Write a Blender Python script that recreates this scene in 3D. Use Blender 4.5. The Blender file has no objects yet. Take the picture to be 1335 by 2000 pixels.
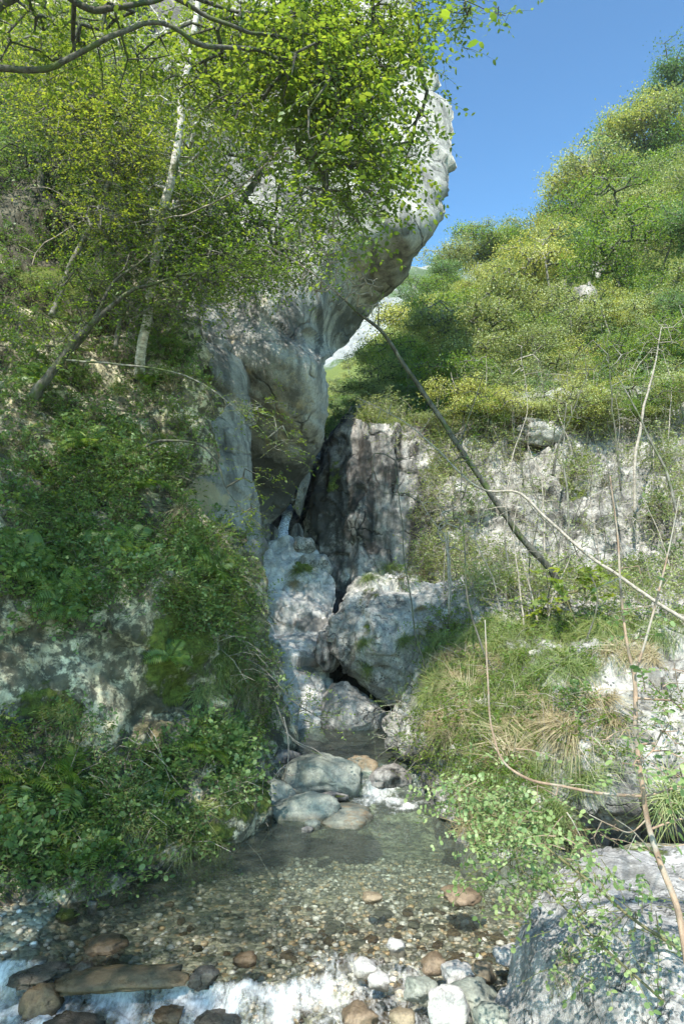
import bpy, math, time
import numpy as np
from mathutils import Vector, Matrix
from mathutils.bvhtree import BVHTree
T0 = time.time()
scene = bpy.context.scene
COL = scene.collection
R = math.radians
# ------------------------------------------------------------------ camera, sky, sun, exposure
CAM = np.array([0.0, 0.0, 2.5]); PITCH = R(6.42); FPX = 1333.0
cd = bpy.data.cameras.new('camera'); cam = bpy.data.objects.new('camera', cd); COL.objects.link(cam)
cd.sensor_fit = 'VERTICAL'; cd.sensor_height = 36.0; cd.lens = 36.0 * FPX / 2000.0
cd.clip_start = 0.05; cd.clip_end = 6000
cam.location = CAM; cam.rotation_euler = (R(90) + PITCH, 0, 0); scene.camera = cam
SUN_DIR = Vector((-0.19, -0.56, 0.80)).normalized()
world = bpy.data.worlds.new("World"); scene.world = world; world.use_nodes = True
wn = world.node_tree; wn.nodes.clear()
sky = wn.nodes.new('ShaderNodeTexSky'); sky.sky_type = 'NISHITA'; sky.sun_disc = False
sky.sun_elevation = math.asin(SUN_DIR.z); sky.sun_rotation = math.atan2(SUN_DIR.x, SUN_DIR.y)
sky.altitude = 300; sky.air_density = 1.25; sky.dust_density = 0.7; sky.ozone_density = 0.55
bg = wn.nodes.new('ShaderNodeBackground'); bg.inputs['Strength'].default_value = 0.145
wo = wn.nodes.new('ShaderNodeOutputWorld')
# thin wisps of cloud high in the sky
tc = wn.nodes.new('ShaderNodeTexCoord'); mp = wn.nodes.new('ShaderNodeMapping')
mp.inputs['Scale'].default_value = (3.0, 3.0, 6.0)
nz = wn.nodes.new('ShaderNodeTexNoise'); nz.inputs['Scale'].default_value = 1.7; nz.inputs['Detail'].default_value = 9
nz.inputs['Roughness'].default_value = 0.6
rp = wn.nodes.new('ShaderNodeValToRGB'); rp.color_ramp.elements[0].position = 0.66; rp.color_ramp.elements[1].position = 0.85
rp.color_ramp.elements[1].color = (0.5, 0.5, 0.5, 1)
mx = wn.nodes.new('ShaderNodeMixRGB'); mx.inputs['Color2'].default_value = (6, 6.4, 7, 1)
L = wn.links.new
L(tc.outputs['Generated'], mp.inputs['Vector']); L(mp.outputs[0], nz.inputs['Vector']); L(nz.outputs['Fac'], rp.inputs[0])
tn = wn.nodes.new('ShaderNodeMixRGB'); tn.blend_type = 'MULTIPLY'; tn.inputs[0].default_value = 1.0; tn.inputs[2].default_value = (0.73, 0.94, 0.80, 1)
s1 = wn.nodes.new('ShaderNodeVectorMath'); s1.operation = 'SCALE'; s1.inputs['Scale'].default_value = 1 / 5.0; L(sky.outputs[0], s1.inputs[0])
ga = wn.nodes.new('ShaderNodeGamma'); ga.inputs['Gamma'].default_value = 1.85; L(s1.outputs[0], ga.inputs['Color'])
s2 = wn.nodes.new('ShaderNodeVectorMath'); s2.operation = 'SCALE'; s2.inputs['Scale'].default_value = 5.0; L(ga.outputs[0], s2.inputs[0])
L(s2.outputs[0], tn.inputs[1])
L(rp.outputs[0], mx.inputs['Fac']); L(tn.outputs[0], mx.inputs['Color1']); L(mx.outputs[0], bg.inputs[0]); L(bg.outputs[0], wo.inputs[0])
sl = bpy.data.lights.new('sun', 'SUN'); sl.energy = 3.9; sl.angle = R(0.55); sl.color = (1.0, 0.95, 0.87)
sun = bpy.data.objects.new('sun', sl); COL.objects.link(sun)
sun.rotation_euler = SUN_DIR.to_track_quat('Z', 'Y').to_euler(); sun.location = (0, -5, 30)
vs = scene.view_settings; vs.view_transform = 'Standard'; vs.look = 'None'; vs.gamma = 1.0; vs.use_curve_mapping = False
vs.exposure = 1.65
HAZE = 0.0004
scene.cycles.volume_bounces = 0
scene.render.engine = 'CYCLES'
scene.cycles.max_bounces = 8; scene.cycles.diffuse_bounces = 4; scene.cycles.transmission_bounces = 5
scene.cycles.transparent_max_bounces = 8; scene.cycles.glossy_bounces = 2

# ------------------------------------------------------------------ helpers
cp, sp_ = math.cos(PITCH), math.sin(PITCH)
def P(px, py, d):
    """the point that the photograph shows at (px, py), d metres up the gorge"""
    px = np.asarray(px, float); py = np.asarray(py, float); d = np.asarray(d, float)
    xc = (px - 667.5) / FPX; yc = (1000.0 - py) / FPX
    dy = cp - yc * sp_; dz = sp_ + yc * cp
    return np.stack([CAM[0] + xc * d / dy, CAM[1] + d * np.ones_like(dy), CAM[2] + dz * d / dy], -1)

def rng(s): return np.random.default_rng(s)
def _hash(ix, iy, iz, s):
    h = (ix.astype(np.int64) * 374761393 + iy.astype(np.int64) * 668265263 + iz.astype(np.int64) * 2147483647 + s * 974711) & 0xffffffff
    h = ((h ^ (h >> 13)) * 1274126177) & 0xffffffff
    h = ((h ^ (h >> 16)) * 2246822519) & 0xffffffff
    return ((h ^ (h >> 15)) & 0xffff) / 32767.5 - 1.0
def noise3(p, s=0):
    i = np.floor(p).astype(np.int64); f = p - i; u = f * f * f * (f * (f * 6 - 15) + 10)
    r = 0
    for dx in (0, 1):
        wx = u[:, 0] if dx else 1 - u[:, 0]
        for dy in (0, 1):
            wy = u[:, 1] if dy else 1 - u[:, 1]
            for dz in (0, 1):
                wz = u[:, 2] if dz else 1 - u[:, 2]
                r = r + wx * wy * wz * _hash(i[:, 0] + dx, i[:, 1] + dy, i[:, 2] + dz, s)
    return r
def fbm(p, scale=1.0, octv=4, s=0, rough=0.5):
    p = np.asarray(p, float) * scale; a = 1.0; t = 0; n = 0
    for k in range(octv):
        t = t + a * noise3(p + 17.3 * k, s + k); n += a; a *= rough; p = p * 2.03
    return t / n
def ridged(p, scale=1.0, octv=4, s=0):
    p = np.asarray(p, float) * scale; a = 1.0; t = 0; n = 0
    for k in range(octv):
        t = t + a * (1 - 2 * np.abs(noise3(p + 9.1 * k, s + k))); n += a; a *= 0.5; p = p * 2.1
    return t / n
def facet(p, scale=1.0, s=0, tilt=0.9):
    """broken rock: every cell is a plane of its own height and slope"""
    p = np.asarray(p, float) * scale; p = p + 0.25 * np.stack([noise3(p * 1.7 + 5 * k, s + 40 + k) for k in range(3)], -1)
    i = np.floor(p).astype(np.int64); best = np.full(len(p), 9.0); val = np.zeros(len(p))
    for dx in (-1, 0, 1):
        for dy in (-1, 0, 1):
            for dz in (-1, 0, 1):
                c = i + np.array([dx, dy, dz]); f = [0.5 + 0.5 * _hash(c[:, 0], c[:, 1], c[:, 2], s + k) for k in (1, 2, 3)]
                q = p - (c + np.stack(f, -1)); d = (q ** 2).sum(1); m = d < best
                g = np.stack([_hash(c[:, 0], c[:, 1], c[:, 2], s + k) for k in (4, 5, 6)], -1)
                val = np.where(m, 0.6 * _hash(c[:, 0], c[:, 1], c[:, 2], s + 7) + tilt * (q * g).sum(1), val); best = np.where(m, d, best)
    return val
def smooth(e0, e1, x):
    t = np.clip((x - e0) / (e1 - e0), 0, 1); return t * t * (3 - 2 * t)

def make_mesh(name, verts, faces, mats=None, smooth_shade=False, attrs=None):
    """faces: one array (n,k) or a list of such arrays"""
    me = bpy.data.meshes.new(name)
    verts = np.asarray(verts, np.float32)
    fl = faces if isinstance(faces, list) else [faces]
    fl = [np.asarray(f, np.int32) for f in fl if len(f)]
    me.vertices.add(len(verts)); me.vertices.foreach_set('co', verts.ravel())
    loops = np.concatenate([f.ravel() for f in fl]); tot = np.concatenate([np.full(len(f), f.shape[1], np.int32) for f in fl])
    st = np.concatenate([[0], np.cumsum(tot)[:-1]]).astype(np.int32)
    me.loops.add(len(loops)); me.loops.foreach_set('vertex_index', loops)
    me.polygons.add(len(tot)); me.polygons.foreach_set('loop_start', st); me.polygons.foreach_set('loop_total', tot)
    me.polygons.foreach_set('use_smooth', np.full(len(tot), smooth_shade))
    if attrs:
        for k, v in attrs.items():
            a = me.attributes.new(k, 'FLOAT', 'POINT'); a.data.foreach_set('value', np.asarray(v, np.float32))
    me.update(calc_edges=True)
    if mats is not None: me.materials.append(mats)
    return me
def link(name, me, parent=None, label=None, cat=None, group=None, kind=None, loc=None):
    o = bpy.data.objects.new(name, me); COL.objects.link(o)
    if parent is not None: o.parent = parent
    if loc is not None: o.location = loc
    return tag(o, label, cat, group, kind)
def tag(o, label=None, cat=None, group=None, kind=None):
    if label: o['label'] = label
    if cat: o['category'] = cat
    if group: o['group'] = group
    if kind: o['kind'] = kind
    return o
def empty(name, loc, label, cat, group=None):
    o = bpy.data.objects.new(name, None); COL.objects.link(o); o.location = loc; o.empty_display_size = 0.2
    return tag(o, label, cat, group)
def copy_tree(o, parent=None):
    c = o.copy(); COL.objects.link(c); c.parent = parent
    for ch in list(o.children): copy_tree(ch, c)
    return c

# ------------------------------------------------------------------ materials
def nodes(name):
    m = bpy.data.materials.new(name); m.use_nodes = True; t = m.node_tree; t.nodes.clear()
    return m, t.nodes, t.links.new, t.nodes.new('ShaderNodeOutputMaterial')
def ramp(N, stops):
    r = N.new('ShaderNodeValToRGB'); e = r.color_ramp.elements
    e[0].position, e[0].color = stops[0][0], (*stops[0][1], 1)
    e[1].position, e[1].color = stops[-1][0], (*stops[-1][1], 1)
    for p, c in stops[1:-1]:
        x = e.new(p); x.color = (*c, 1)
    return r
def noise_node(N, Lk, vec, scale, detail=6, rough=0.55, mscale=None, rot=None, dist=0.0):
    if mscale or rot:
        m = N.new('ShaderNodeMapping'); Lk(vec, m.inputs[0])
        if mscale: m.inputs['Scale'].default_value = mscale
        if rot: m.inputs['Rotation'].default_value = rot
        vec = m.outputs[0]
    n = N.new('ShaderNodeTexNoise'); n.inputs['Scale'].default_value = scale; n.inputs['Detail'].default_value = detail
    n.inputs['Roughness'].default_value = rough; n.inputs['Distortion'].default_value = dist
    Lk(vec, n.inputs['Vector']); return n.outputs['Fac']
def math_node(N, Lk, op, a, b=None, clamp=False):
    m = N.new('ShaderNodeMath'); m.operation = op; m.use_clamp = clamp
    for k, v in ((0, a), (1, b)):
        if v is None: continue
        if hasattr(v, 'links'): Lk(v, m.inputs[k])
        else: m.inputs[k].default_value = v
    return m.outputs[0]
def mixc(N, Lk, fac, a, b):
    m = N.new('ShaderNodeMixRGB')
    for k, v in (('Fac', fac), ('Color1', a), ('Color2', b)):
        if hasattr(v, 'links'): Lk(v, m.inputs[k])
        else: m.inputs[k].default_value = v if k == 'Fac' else (*v, 1)
    return m.outputs[0]
def attr(N, name):
    a = N.new('ShaderNodeAttribute'); a.attribute_name = name; return a.outputs['Fac']
def rock_material(name, light, mid, dark, streak=0.5, scale=1.0, moss=(0.09, 0.115, 0.02), moss_base=0.0, ochre=(0.33, 0.25, 0.12),
                  rough=0.85, bump=0.9, streak_scale=(2.6, 2.6, 0.28), speck=0.5, wet=False, mottle=0.0, crack=0.7):
    m, N, Lk, out = nodes(name)
    tc = N.new('ShaderNodeTexCoord'); v = tc.outputs['Object']
    n1 = noise_node(N, Lk, v, 1.1 * scale, 9, 0.62)
    r1 = ramp(N, [(0.30, dark), (0.43, mid), (0.58, light), (0.75, tuple(min(1, c * 1.12) for c in light))]); Lk(n1, r1.inputs[0])
    n2 = noise_node(N, Lk, v, 7.0 * scale, 8, 0.7)
    r2 = ramp(N, [(0.28, (0.55, 0.55, 0.56)), (0.5, (0.95, 0.95, 0.95)), (0.72, (1.18, 1.17, 1.13))]); Lk(n2, r2.inputs[0])
    mm = N.new('ShaderNodeMixRGB'); mm.blend_type = 'MULTIPLY'; mm.inputs[0].default_value = 1.0
    Lk(r1.outputs[0], mm.inputs[1]); Lk(r2.outputs[0], mm.inputs[2]); c = mm.outputs[0]
    n0 = noise_node(N, Lk, v, 26.0 * scale, 6, 0.75)
    r0 = ramp(N, [(0.32, (0.62, 0.62, 0.62)), (0.5, (1, 1, 1)), (0.7, (1.14, 1.13, 1.1))]); Lk(n0, r0.inputs[0])
    mm = N.new('ShaderNodeMixRGB'); mm.blend_type = 'MULTIPLY'; mm.inputs[0].default_value = 1.0; Lk(c, mm.inputs[1]); Lk(r0.outputs[0], mm.inputs[2]); c = mm.outputs[0]
    # vertical water streaks
    ns = noise_node(N, Lk, v, 1.6 * scale, 7, 0.6, mscale=streak_scale)
    rs = ramp(N, [(0.47, (0, 0, 0)), (0.62, (1, 1, 1))]); Lk(ns, rs.inputs[0])
    st = math_node(N, Lk, 'MULTIPLY', rs.outputs[0], streak)
    c = mixc(N, Lk, st, c, tuple(x * 0.5 for x in dark))
    # ochre, dark and pale patches from masks; some dark ones paint recess shade
    n3 = noise_node(N, Lk, v, 3.2 * scale, 7, 0.65)
    n3 = math_node(N, Lk, 'ADD', math_node(N, Lk, 'MULTIPLY', n3, 0.6), math_node(N, Lk, 'MULTIPLY', noise_node(N, Lk, v, 9 * scale, 6, 0.7), 0.4))
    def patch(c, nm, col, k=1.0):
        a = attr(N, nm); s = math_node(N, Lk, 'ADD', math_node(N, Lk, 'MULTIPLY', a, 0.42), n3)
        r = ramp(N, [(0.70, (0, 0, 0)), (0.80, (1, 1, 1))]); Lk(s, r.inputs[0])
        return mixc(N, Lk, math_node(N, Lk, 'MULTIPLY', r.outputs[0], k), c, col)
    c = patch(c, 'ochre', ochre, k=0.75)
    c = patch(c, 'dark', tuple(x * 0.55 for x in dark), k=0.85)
    if mottle:
        nq = noise_node(N, Lk, v, 4.2 * scale, 10, 0.72, dist=0.3); rq = ramp(N, [(0.49 - 0.05 * mottle, (0, 0, 0)), (0.56 - 0.04 * mottle, (1, 1, 1))]); Lk(nq, rq.inputs[0])
        c = mixc(N, Lk, math_node(N, Lk, 'MULTIPLY', rq.outputs[0], mottle), c, tuple(x * 0.6 for x in dark))
    # cracks
    nw = N.new('ShaderNodeTexNoise'); nw.inputs['Scale'].default_value = 1.6 * scale; nw.inputs['Detail'].default_value = 6; Lk(v, nw.inputs['Vector'])
    va = N.new('ShaderNodeVectorMath'); va.operation = 'MULTIPLY_ADD'; Lk(nw.outputs['Color'], va.inputs[0]); va.inputs[1].default_value = (1.1, 1.1, 1.1); Lk(v, va.inputs[2])
    vc = N.new('ShaderNodeTexVoronoi'); vc.feature = 'DISTANCE_TO_EDGE'; vc.inputs['Scale'].default_value = 1.1 * scale; Lk(va.outputs[0], vc.inputs['Vector'])
    rk = ramp(N, [(0.0, (1, 1, 1)), (0.035, (0, 0, 0))]); Lk(vc.outputs['Distance'], rk.inputs[0])
    n5 = noise_node(N, Lk, v, 1.9 * scale, 3, 0.5); rk2 = ramp(N, [(0.45, (0, 0, 0)), (0.6, (1, 1, 1))]); Lk(n5, rk2.inputs[0])
    ck = math_node(N, Lk, 'MULTIPLY', math_node(N, Lk, 'MULTIPLY', rk.outputs[0], rk2.outputs[0]), crack)
    c = mixc(N, Lk, math_node(N, Lk, 'MULTIPLY', ck, 0.8), c, tuple(x * 0.4 for x in dark))
    # dark specks painted in for small pits
    vo = N.new('ShaderNodeTexVoronoi'); vo.inputs['Scale'].default_value = 16 * scale; Lk(v, vo.inputs['Vector'])
    n4 = noise_node(N, Lk, v, 2.3 * scale, 5, 0.6)
    thr = math_node(N, Lk, 'MULTIPLY', math_node(N, Lk, 'SUBTRACT', n4, 0.42, True), 1.6)
    sp = math_node(N, Lk, 'LESS_THAN', vo.outputs['Distance'], thr)
    c = mixc(N, Lk, math_node(N, Lk, 'MULTIPLY', sp, speck), c, (0.045, 0.05, 0.05))
    # moss on what faces up and where it is set to grow
    g = N.new('ShaderNodeNewGeometry'); sx = N.new('ShaderNodeSeparateXYZ'); Lk(g.outputs['Normal'], sx.inputs[0])
    up = math_node(N, Lk, 'MULTIPLY', math_node(N, Lk, 'MAXIMUM', sx.outputs['Z'], 0.0), moss_base)
    s = math_node(N, Lk, 'ADD', math_node(N, Lk, 'ADD', math_node(N, Lk, 'MULTIPLY', attr(N, 'moss'), 0.36), up), n3)
    rm = ramp(N, [(0.74, (0, 0, 0)), (0.82, (1, 1, 1))]); Lk(s, rm.inputs[0])
    nm = noise_node(N, Lk, v, 22, 4, 0.7); rc = ramp(N, [(0.3, tuple(x * 0.4 for x in moss)), (0.7, tuple(x * 1.5 for x in moss))]); Lk(nm, rc.inputs[0])
    c = mixc(N, Lk, rm.outputs[0], c, rc.outputs[0])
    b = N.new('ShaderNodeBsdfPrincipled')
    if wet:
        sz = N.new('ShaderNodeSeparateXYZ'); Lk(g.outputs['Position'], sz.inputs[0]); zz = math_node(N, Lk, 'ADD', sz.outputs['Z'], math_node(N, Lk, 'MULTIPLY', n1, -0.10))
        rw = ramp(N, [(0.0, (1, 1, 1)), (1.0, (0, 0, 0))]); mr = N.new('ShaderNodeMapRange'); mr.inputs['From Min'].default_value = -0.03; mr.inputs['From Max'].default_value = 0.02; Lk(zz, mr.inputs['Value']); Lk(mr.outputs[0], rw.inputs[0])
        mw = N.new('ShaderNodeMixRGB'); mw.blend_type = 'MULTIPLY'; Lk(rw.outputs[0], mw.inputs[0]); Lk(c, mw.inputs[1]); mw.inputs[2].default_value = (0.5, 0.47, 0.42, 1); c = mw.outputs[0]
        rg = ramp(N, [(0.0, (rough,) * 3), (1.0, (0.25,) * 3)]); Lk(rw.outputs[0], rg.inputs[0]); Lk(rg.outputs[0], b.inputs['Roughness'])
    else: b.inputs['Roughness'].default_value = rough
    Lk(c, b.inputs['Base Color'])
    b.inputs['Specular IOR Level'].default_value = 0.25
    hb = math_node(N, Lk, 'ADD', math_node(N, Lk, 'MULTIPLY', n2, 0.7), math_node(N, Lk, 'MULTIPLY', noise_node(N, Lk, v, 30 * scale, 6, 0.7), 0.35))
    hb = math_node(N, Lk, 'SUBTRACT', hb, math_node(N, Lk, 'MULTIPLY', ck, 0.8))
    hb = math_node(N, Lk, 'ADD', hb, math_node(N, Lk, 'MULTIPLY', math_node(N, Lk, 'MULTIPLY', rm.outputs[0], nm), 1.2))
    bp = N.new('ShaderNodeBump'); bp.inputs['Strength'].default_value = bump; bp.inputs['Distance'].default_value = 0.05
    Lk(hb, bp.inputs['Height']); Lk(bp.outputs[0], b.inputs['Normal'])
    Lk(b.outputs[0], out.inputs[0]); return m
def leaf_material(name, cols, trans=0.45, tcol=None, gloss=0.03):
    """cols: darkest to lightest; each leaf picks one"""
    m, N, Lk, out = nodes(name)
    g = N.new('ShaderNodeNewGeometry'); oi = N.new('ShaderNodeObjectInfo')
    tc = N.new('ShaderNodeTexCoord')
    pn = noise_node(N, Lk, g.outputs['Position'], 0.9, 3, 0.5)
    f = math_node(N, Lk, 'ADD', math_node(N, Lk, 'MULTIPLY', g.outputs['Random Per Island'], 0.55),
                  math_node(N, Lk, 'ADD', math_node(N, Lk, 'MULTIPLY', oi.outputs['Random'], 0.28), math_node(N, Lk, 'MULTIPLY', pn, 0.25)))
    k = len(cols); r = ramp(N, [(0.1 + 0.8 * i / (k - 1), c) for i, c in enumerate(cols)]); Lk(f, r.inputs[0])
    d = N.new('ShaderNodeBsdfDiffuse'); Lk(r.outputs[0], d.inputs[0])
    t = N.new('ShaderNodeBsdfTranslucent')
    mm = N.new('ShaderNodeMixRGB'); mm.blend_type = 'MULTIPLY'; mm.inputs[0].default_value = 1.0
    Lk(r.outputs[0], mm.inputs[1]); mm.inputs[2].default_value = (*(tcol or (2.6, 2.5, 0.9)), 1); Lk(mm.outputs[0], t.inputs[0])
    a = N.new('ShaderNodeMixShader'); a.inputs[0].default_value = trans; Lk(d.outputs[0], a.inputs[1]); Lk(t.outputs[0], a.inputs[2])
    gl = N.new('ShaderNodeBsdfGlossy'); gl.inputs['Roughness'].default_value = 0.5; gl.inputs[0].default_value = (0.9, 0.95, 0.9, 1)
    b = N.new('ShaderNodeMixShader'); b.inputs[0].default_value = gloss; Lk(a.outputs[0], b.inputs[1]); Lk(gl.outputs[0], b.inputs[2])
    Lk(b.outputs[0], out.inputs[0]); return m
def bark_material(name, a, b_, scale=8, patch=None, ring=1.0):
    m, N, Lk, out = nodes(name)
    tc = N.new('ShaderNodeTexCoord'); v = tc.outputs['Object']
    n = noise_node(N, Lk, v, scale, 8, 0.7, mscale=(1, 1, ring))
    r = ramp(N, [(0.35, a), (0.62, b_)]); Lk(n, r.inputs[0]); c = r.outputs[0]
    if patch:
        n2 = noise_node(N, Lk, v, scale * 0.35, 5, 0.6); r2 = ramp(N, [(0.5, (0, 0, 0)), (0.6, (1, 1, 1))]); Lk(n2, r2.inputs[0])
        c = mixc(N, Lk, r2.outputs[0], c, patch)
    d = N.new('ShaderNodeBsdfPrincipled'); Lk(c, d.inputs['Base Color']); d.inputs['Roughness'].default_value = 0.85
    d.inputs['Specular IOR Level'].default_value = 0.2
    bp = N.new('ShaderNodeBump'); bp.inputs['Strength'].default_value = 0.7; bp.inputs['Distance'].default_value = 0.02
    Lk(n, bp.inputs['Height']); Lk(bp.outputs[0], d.inputs['Normal']); Lk(d.outputs[0], out.inputs[0]); return m

LIGHT, MID, DARK = (0.50, 0.50, 0.50), (0.36, 0.37, 0.38), (0.13, 0.14, 0.15)
M = {}
M['cliff'] = rock_material('limestone_cliff', (0.38, 0.37, 0.33), (0.28, 0.275, 0.25), (0.135, 0.135, 0.125), streak=0.75, scale=0.7, moss_base=0.0, speck=0.25, crack=1.0, mottle=0.12, streak_scale=(3.0, 3.0, 0.22), ochre=(0.40, 0.33, 0.19))
M['hill_rock'] = rock_material('mossy_limestone', (0.66, 0.60, 0.42), (0.40, 0.36, 0.24), (0.06, 0.058, 0.04), streak=0.4, scale=1.1, moss_base=0.18, speck=0.6, mottle=0.85, ochre=(0.28, 0.20, 0.09))
M['white_rock'] = rock_material('pale_limestone', (0.43, 0.415, 0.38), (0.33, 0.32, 0.29), (0.11, 0.105, 0.095), streak=0.65, scale=1.2, speck=0.8, mottle=0.35)
M['pillar'] = rock_material('dark_stained_limestone', (0.36, 0.345, 0.32), (0.17, 0.16, 0.15), (0.045, 0.042, 0.038), streak=0.95, scale=0.8, speck=0.3, moss_base=0.2, crack=1.0, mottle=0.3, streak_scale=(2.6, 2.6, 0.5))
M['chute'] = rock_material('water_worn_limestone', (0.52, 0.51, 0.48), (0.43, 0.42, 0.39), (0.17, 0.165, 0.15), streak=0.2, scale=0.9, speck=0.2, bump=0.6, mottle=0.25)
M['block'] = rock_material('grey_limestone_block', (0.42, 0.41, 0.38), (0.30, 0.295, 0.275), (0.09, 0.088, 0.08), streak=0.3, scale=1.3, speck=0.75, mottle=0.3)
M['soil'] = rock_material('wooded_slope_soil', (0.20, 0.19, 0.12), (0.12, 0.12, 0.06), (0.05, 0.055, 0.03), streak=0.0, scale=0.5, speck=0.0, moss_base=0.3)
M['boulder'] = rock_material('river_boulder_stone', (0.25, 0.26, 0.22), (0.17, 0.185, 0.155), (0.09, 0.10, 0.085), streak=0.0, scale=2.2, speck=0.15, ochre=(0.20, 0.13, 0.065), rough=0.7, bump=0.5, wet=True, crack=0.3)
M['far'] = rock_material('distant_mountain_rock', (0.27, 0.27, 0.26), (0.17, 0.18, 0.17), (0.05, 0.08, 0.05), streak=0.1, scale=0.03, speck=0.0, streak_scale=(1, 1, 0.6), moss=(0.06, 0.09, 0.03))

# ------------------------------------------------------------------ rock masses
MASS = {}
def tps(ctrl):
    c = np.array(ctrl, float); X = c[:, :2] / 400.0; K = np.linalg.norm(X[:, None] - X[None], axis=2)
    n = len(c); A = np.zeros((n + 3, n + 3)); A[:n, :n] = K; A[:n, n] = 1; A[:n, n + 1:] = X; A[n:, :n] = A[:n, n:].T
    w = np.linalg.solve(A, np.concatenate([c[:, 2], [0, 0, 0]]))
    def f(x, y):
        q = np.stack([x, y], -1).reshape(-1, 2) / 400.0
        return (np.linalg.norm(q[:, None] - X[None], axis=2) @ w[:n] + w[n] + q @ w[n + 1:]).reshape(np.shape(x))
    return f
def mass(name, rows, ctrl, nu, nv, rnd, thick, disp, mat, masks=None, shrink=0.85, cols=False, edge=6.0, seed=1, parent=None, **tags):
    """a closed body of rock or earth: its near face follows the outline and the depths given, its back lies `thick` behind"""
    rows = np.array(rows, float); v = np.linspace(rows[0, 0], rows[-1, 0], nv)
    a = np.interp(v, rows[:, 0], rows[:, 1]); b = np.interp(v, rows[:, 0], rows[:, 2])
    q = np.stack([v * 0.012, v * 0, v * 0], -1)
    a = a + edge * fbm(q, 1.6, 4, seed + 50); b = b + edge * fbm(q, 1.6, 4, seed + 60)
    u = np.linspace(0, 1, nu); u = 0.6 * u + 0.4 * (0.5 - 0.5 * np.cos(u * np.pi))
    A = a[:, None] + (b - a)[:, None] * u[None]; V = np.repeat(v[:, None], nu, 1)
    X, Y = (V, A) if cols else (A, V)
    d = np.clip(tps(ctrl)(X, Y), min(c[2] for c in ctrl) * 0.9, max(c[2] for c in ctrl) * 1.2)
    eu0 = (A - a[:, None]) * d / FPX; eu1 = (b[:, None] - A) * d / FPX; ev0 = (V - v[0]) * d / FPX; ev1 = (v[-1] - V) * d / FPX
    for e, r in zip((eu0, eu1, ev0, ev1), rnd):
        if r > 0: d = d + r * (1 - np.sqrt(np.clip(1 - (1 - np.clip(e / r, 0, 1)) ** 2, 0, 1)))
    p = P(X, Y, d)
    n = np.cross(np.gradient(p, axis=1), np.gradient(p, axis=0)); n /= np.linalg.norm(n, axis=2, keepdims=True) + 1e-9
    s = np.sign(((CAM - p) * n).sum(2, keepdims=True)); s[s == 0] = 1; n = n * s
    pf = p.reshape(-1, 3)
    p = p + n * disp(pf).reshape(nv, nu, 1)
    cx, cy = (X.min() + X.max()) / 2, (Y.min() + Y.max()) / 2
    xm = (A[:, :1] + A[:, -1:]) / 2
    if cols: bx, by = cx + (X - cx) * shrink, xm + (Y - xm) * shrink
    else: bx, by = xm + (X - xm) * shrink, cy + (Y - cy) * shrink
    pb = P(bx, by, d + thick)
    verts = np.concatenate([p.reshape(-1, 3), pb.reshape(-1, 3)])
    I = np.arange(nu * nv).reshape(nv, nu); O = nu * nv
    q = np.stack([I[:-1, :-1], I[:-1, 1:], I[1:, 1:], I[1:, :-1]], -1).reshape(-1, 4)
    loop = np.concatenate([I[0, :-1], I[:-1, -1], I[-1, :0:-1], I[:0:-1, 0]]); nx = np.roll(loop, -1)
    side = np.stack([loop, loop + O, nx + O, nx], -1)
    fr = q if s.mean() > 0 else q[:, ::-1]
    at = {}
    base = np.stack([X.ravel(), Y.ravel()], -1)
    for k in ('moss', 'ochre', 'dark'):
        g = np.zeros(nu * nv)
        for (mx_, my_, rx, ry, st) in (masks or {}).get(k, []):
            g = np.maximum(g, st * (1 - smooth(0.45, 1.25, np.hypot((base[:, 0] - mx_) / rx, (base[:, 1] - my_) / ry))))
        at[k] = np.concatenate([g, g])
    me = make_mesh(name, verts, [np.concatenate([fr, (q + O)[:, ::-1] if s.mean() > 0 else q + O, side])], mat, True, at)
    o = link(name, me, parent, **tags)
    tri = q
    MASS[name] = BVHTree.FromPolygons([tuple(x) for x in p.reshape(-1, 3).tolist()], [tuple(x) for x in tri.tolist()])
    return o
def hit(px, py, names, jx=0.0, jz=0.0, d=10.0):
    """where the line of sight through (px, py) meets the first of these masses; the eye may step aside"""
    o = Vector((CAM[0] + jx, CAM[1], CAM[2] + jz)); t = Vector(P(px, py, d)); v = (t - o).normalized(); best = None
    for n in names:
        h = MASS[n].ray_cast(o, v)
        if h[0] is not None and (best is None or h[3] < best[2]):
            nn = h[1] if h[1].dot(v) < 0 else -h[1]
            best = (h[0], nn, h[3])
    return best
_seed = [100]
def ico(level):
    import bmesh
    b = bmesh.new(); bmesh.ops.create_icosphere(b, subdivisions=level, radius=1.0)
    v = np.array([x.co[:] for x in b.verts]); f = np.array([[y.index for y in x.verts] for x in b.faces]); b.free(); return v, f
ICO = {k: ico(k) for k in (2, 3, 4, 5, 6)}
def boulder_mesh(name, size, mat, level=4, rough=0.20, facets=9, seed=0, fine=0.05, masks=None, box=2.7, chip=0.17):
    v, f = ICO[level]; r = rng(seed); p = v / ((np.abs(v) ** box).sum(1) ** (1 / box))[:, None]
    for k in range(facets):
        nrm = r.normal(size=3); nrm /= np.linalg.norm(nrm); h = r.uniform(0.68, 0.98)
        dd = p @ nrm; ov = np.maximum(dd - h, 0); p = p - nrm * (ov * 0.85)[:, None]
    p = p * (1 + rough * fbm(v, 1.1, 3, seed) + chip * facet(v, 1.5, seed))[:, None] + v * (fine * fbm(v, 5, 4, seed + 3))[:, None]
    p = p * np.array(size)
    at = {k: np.zeros(len(p)) for k in ('moss', 'ochre', 'dark')}
    for k, (z0, z1, a) in (masks or {}).items():
        at[k] = a * smooth(z0, z1, v[:, 2])
    return make_mesh(name, p, f, mat, True, at)
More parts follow.
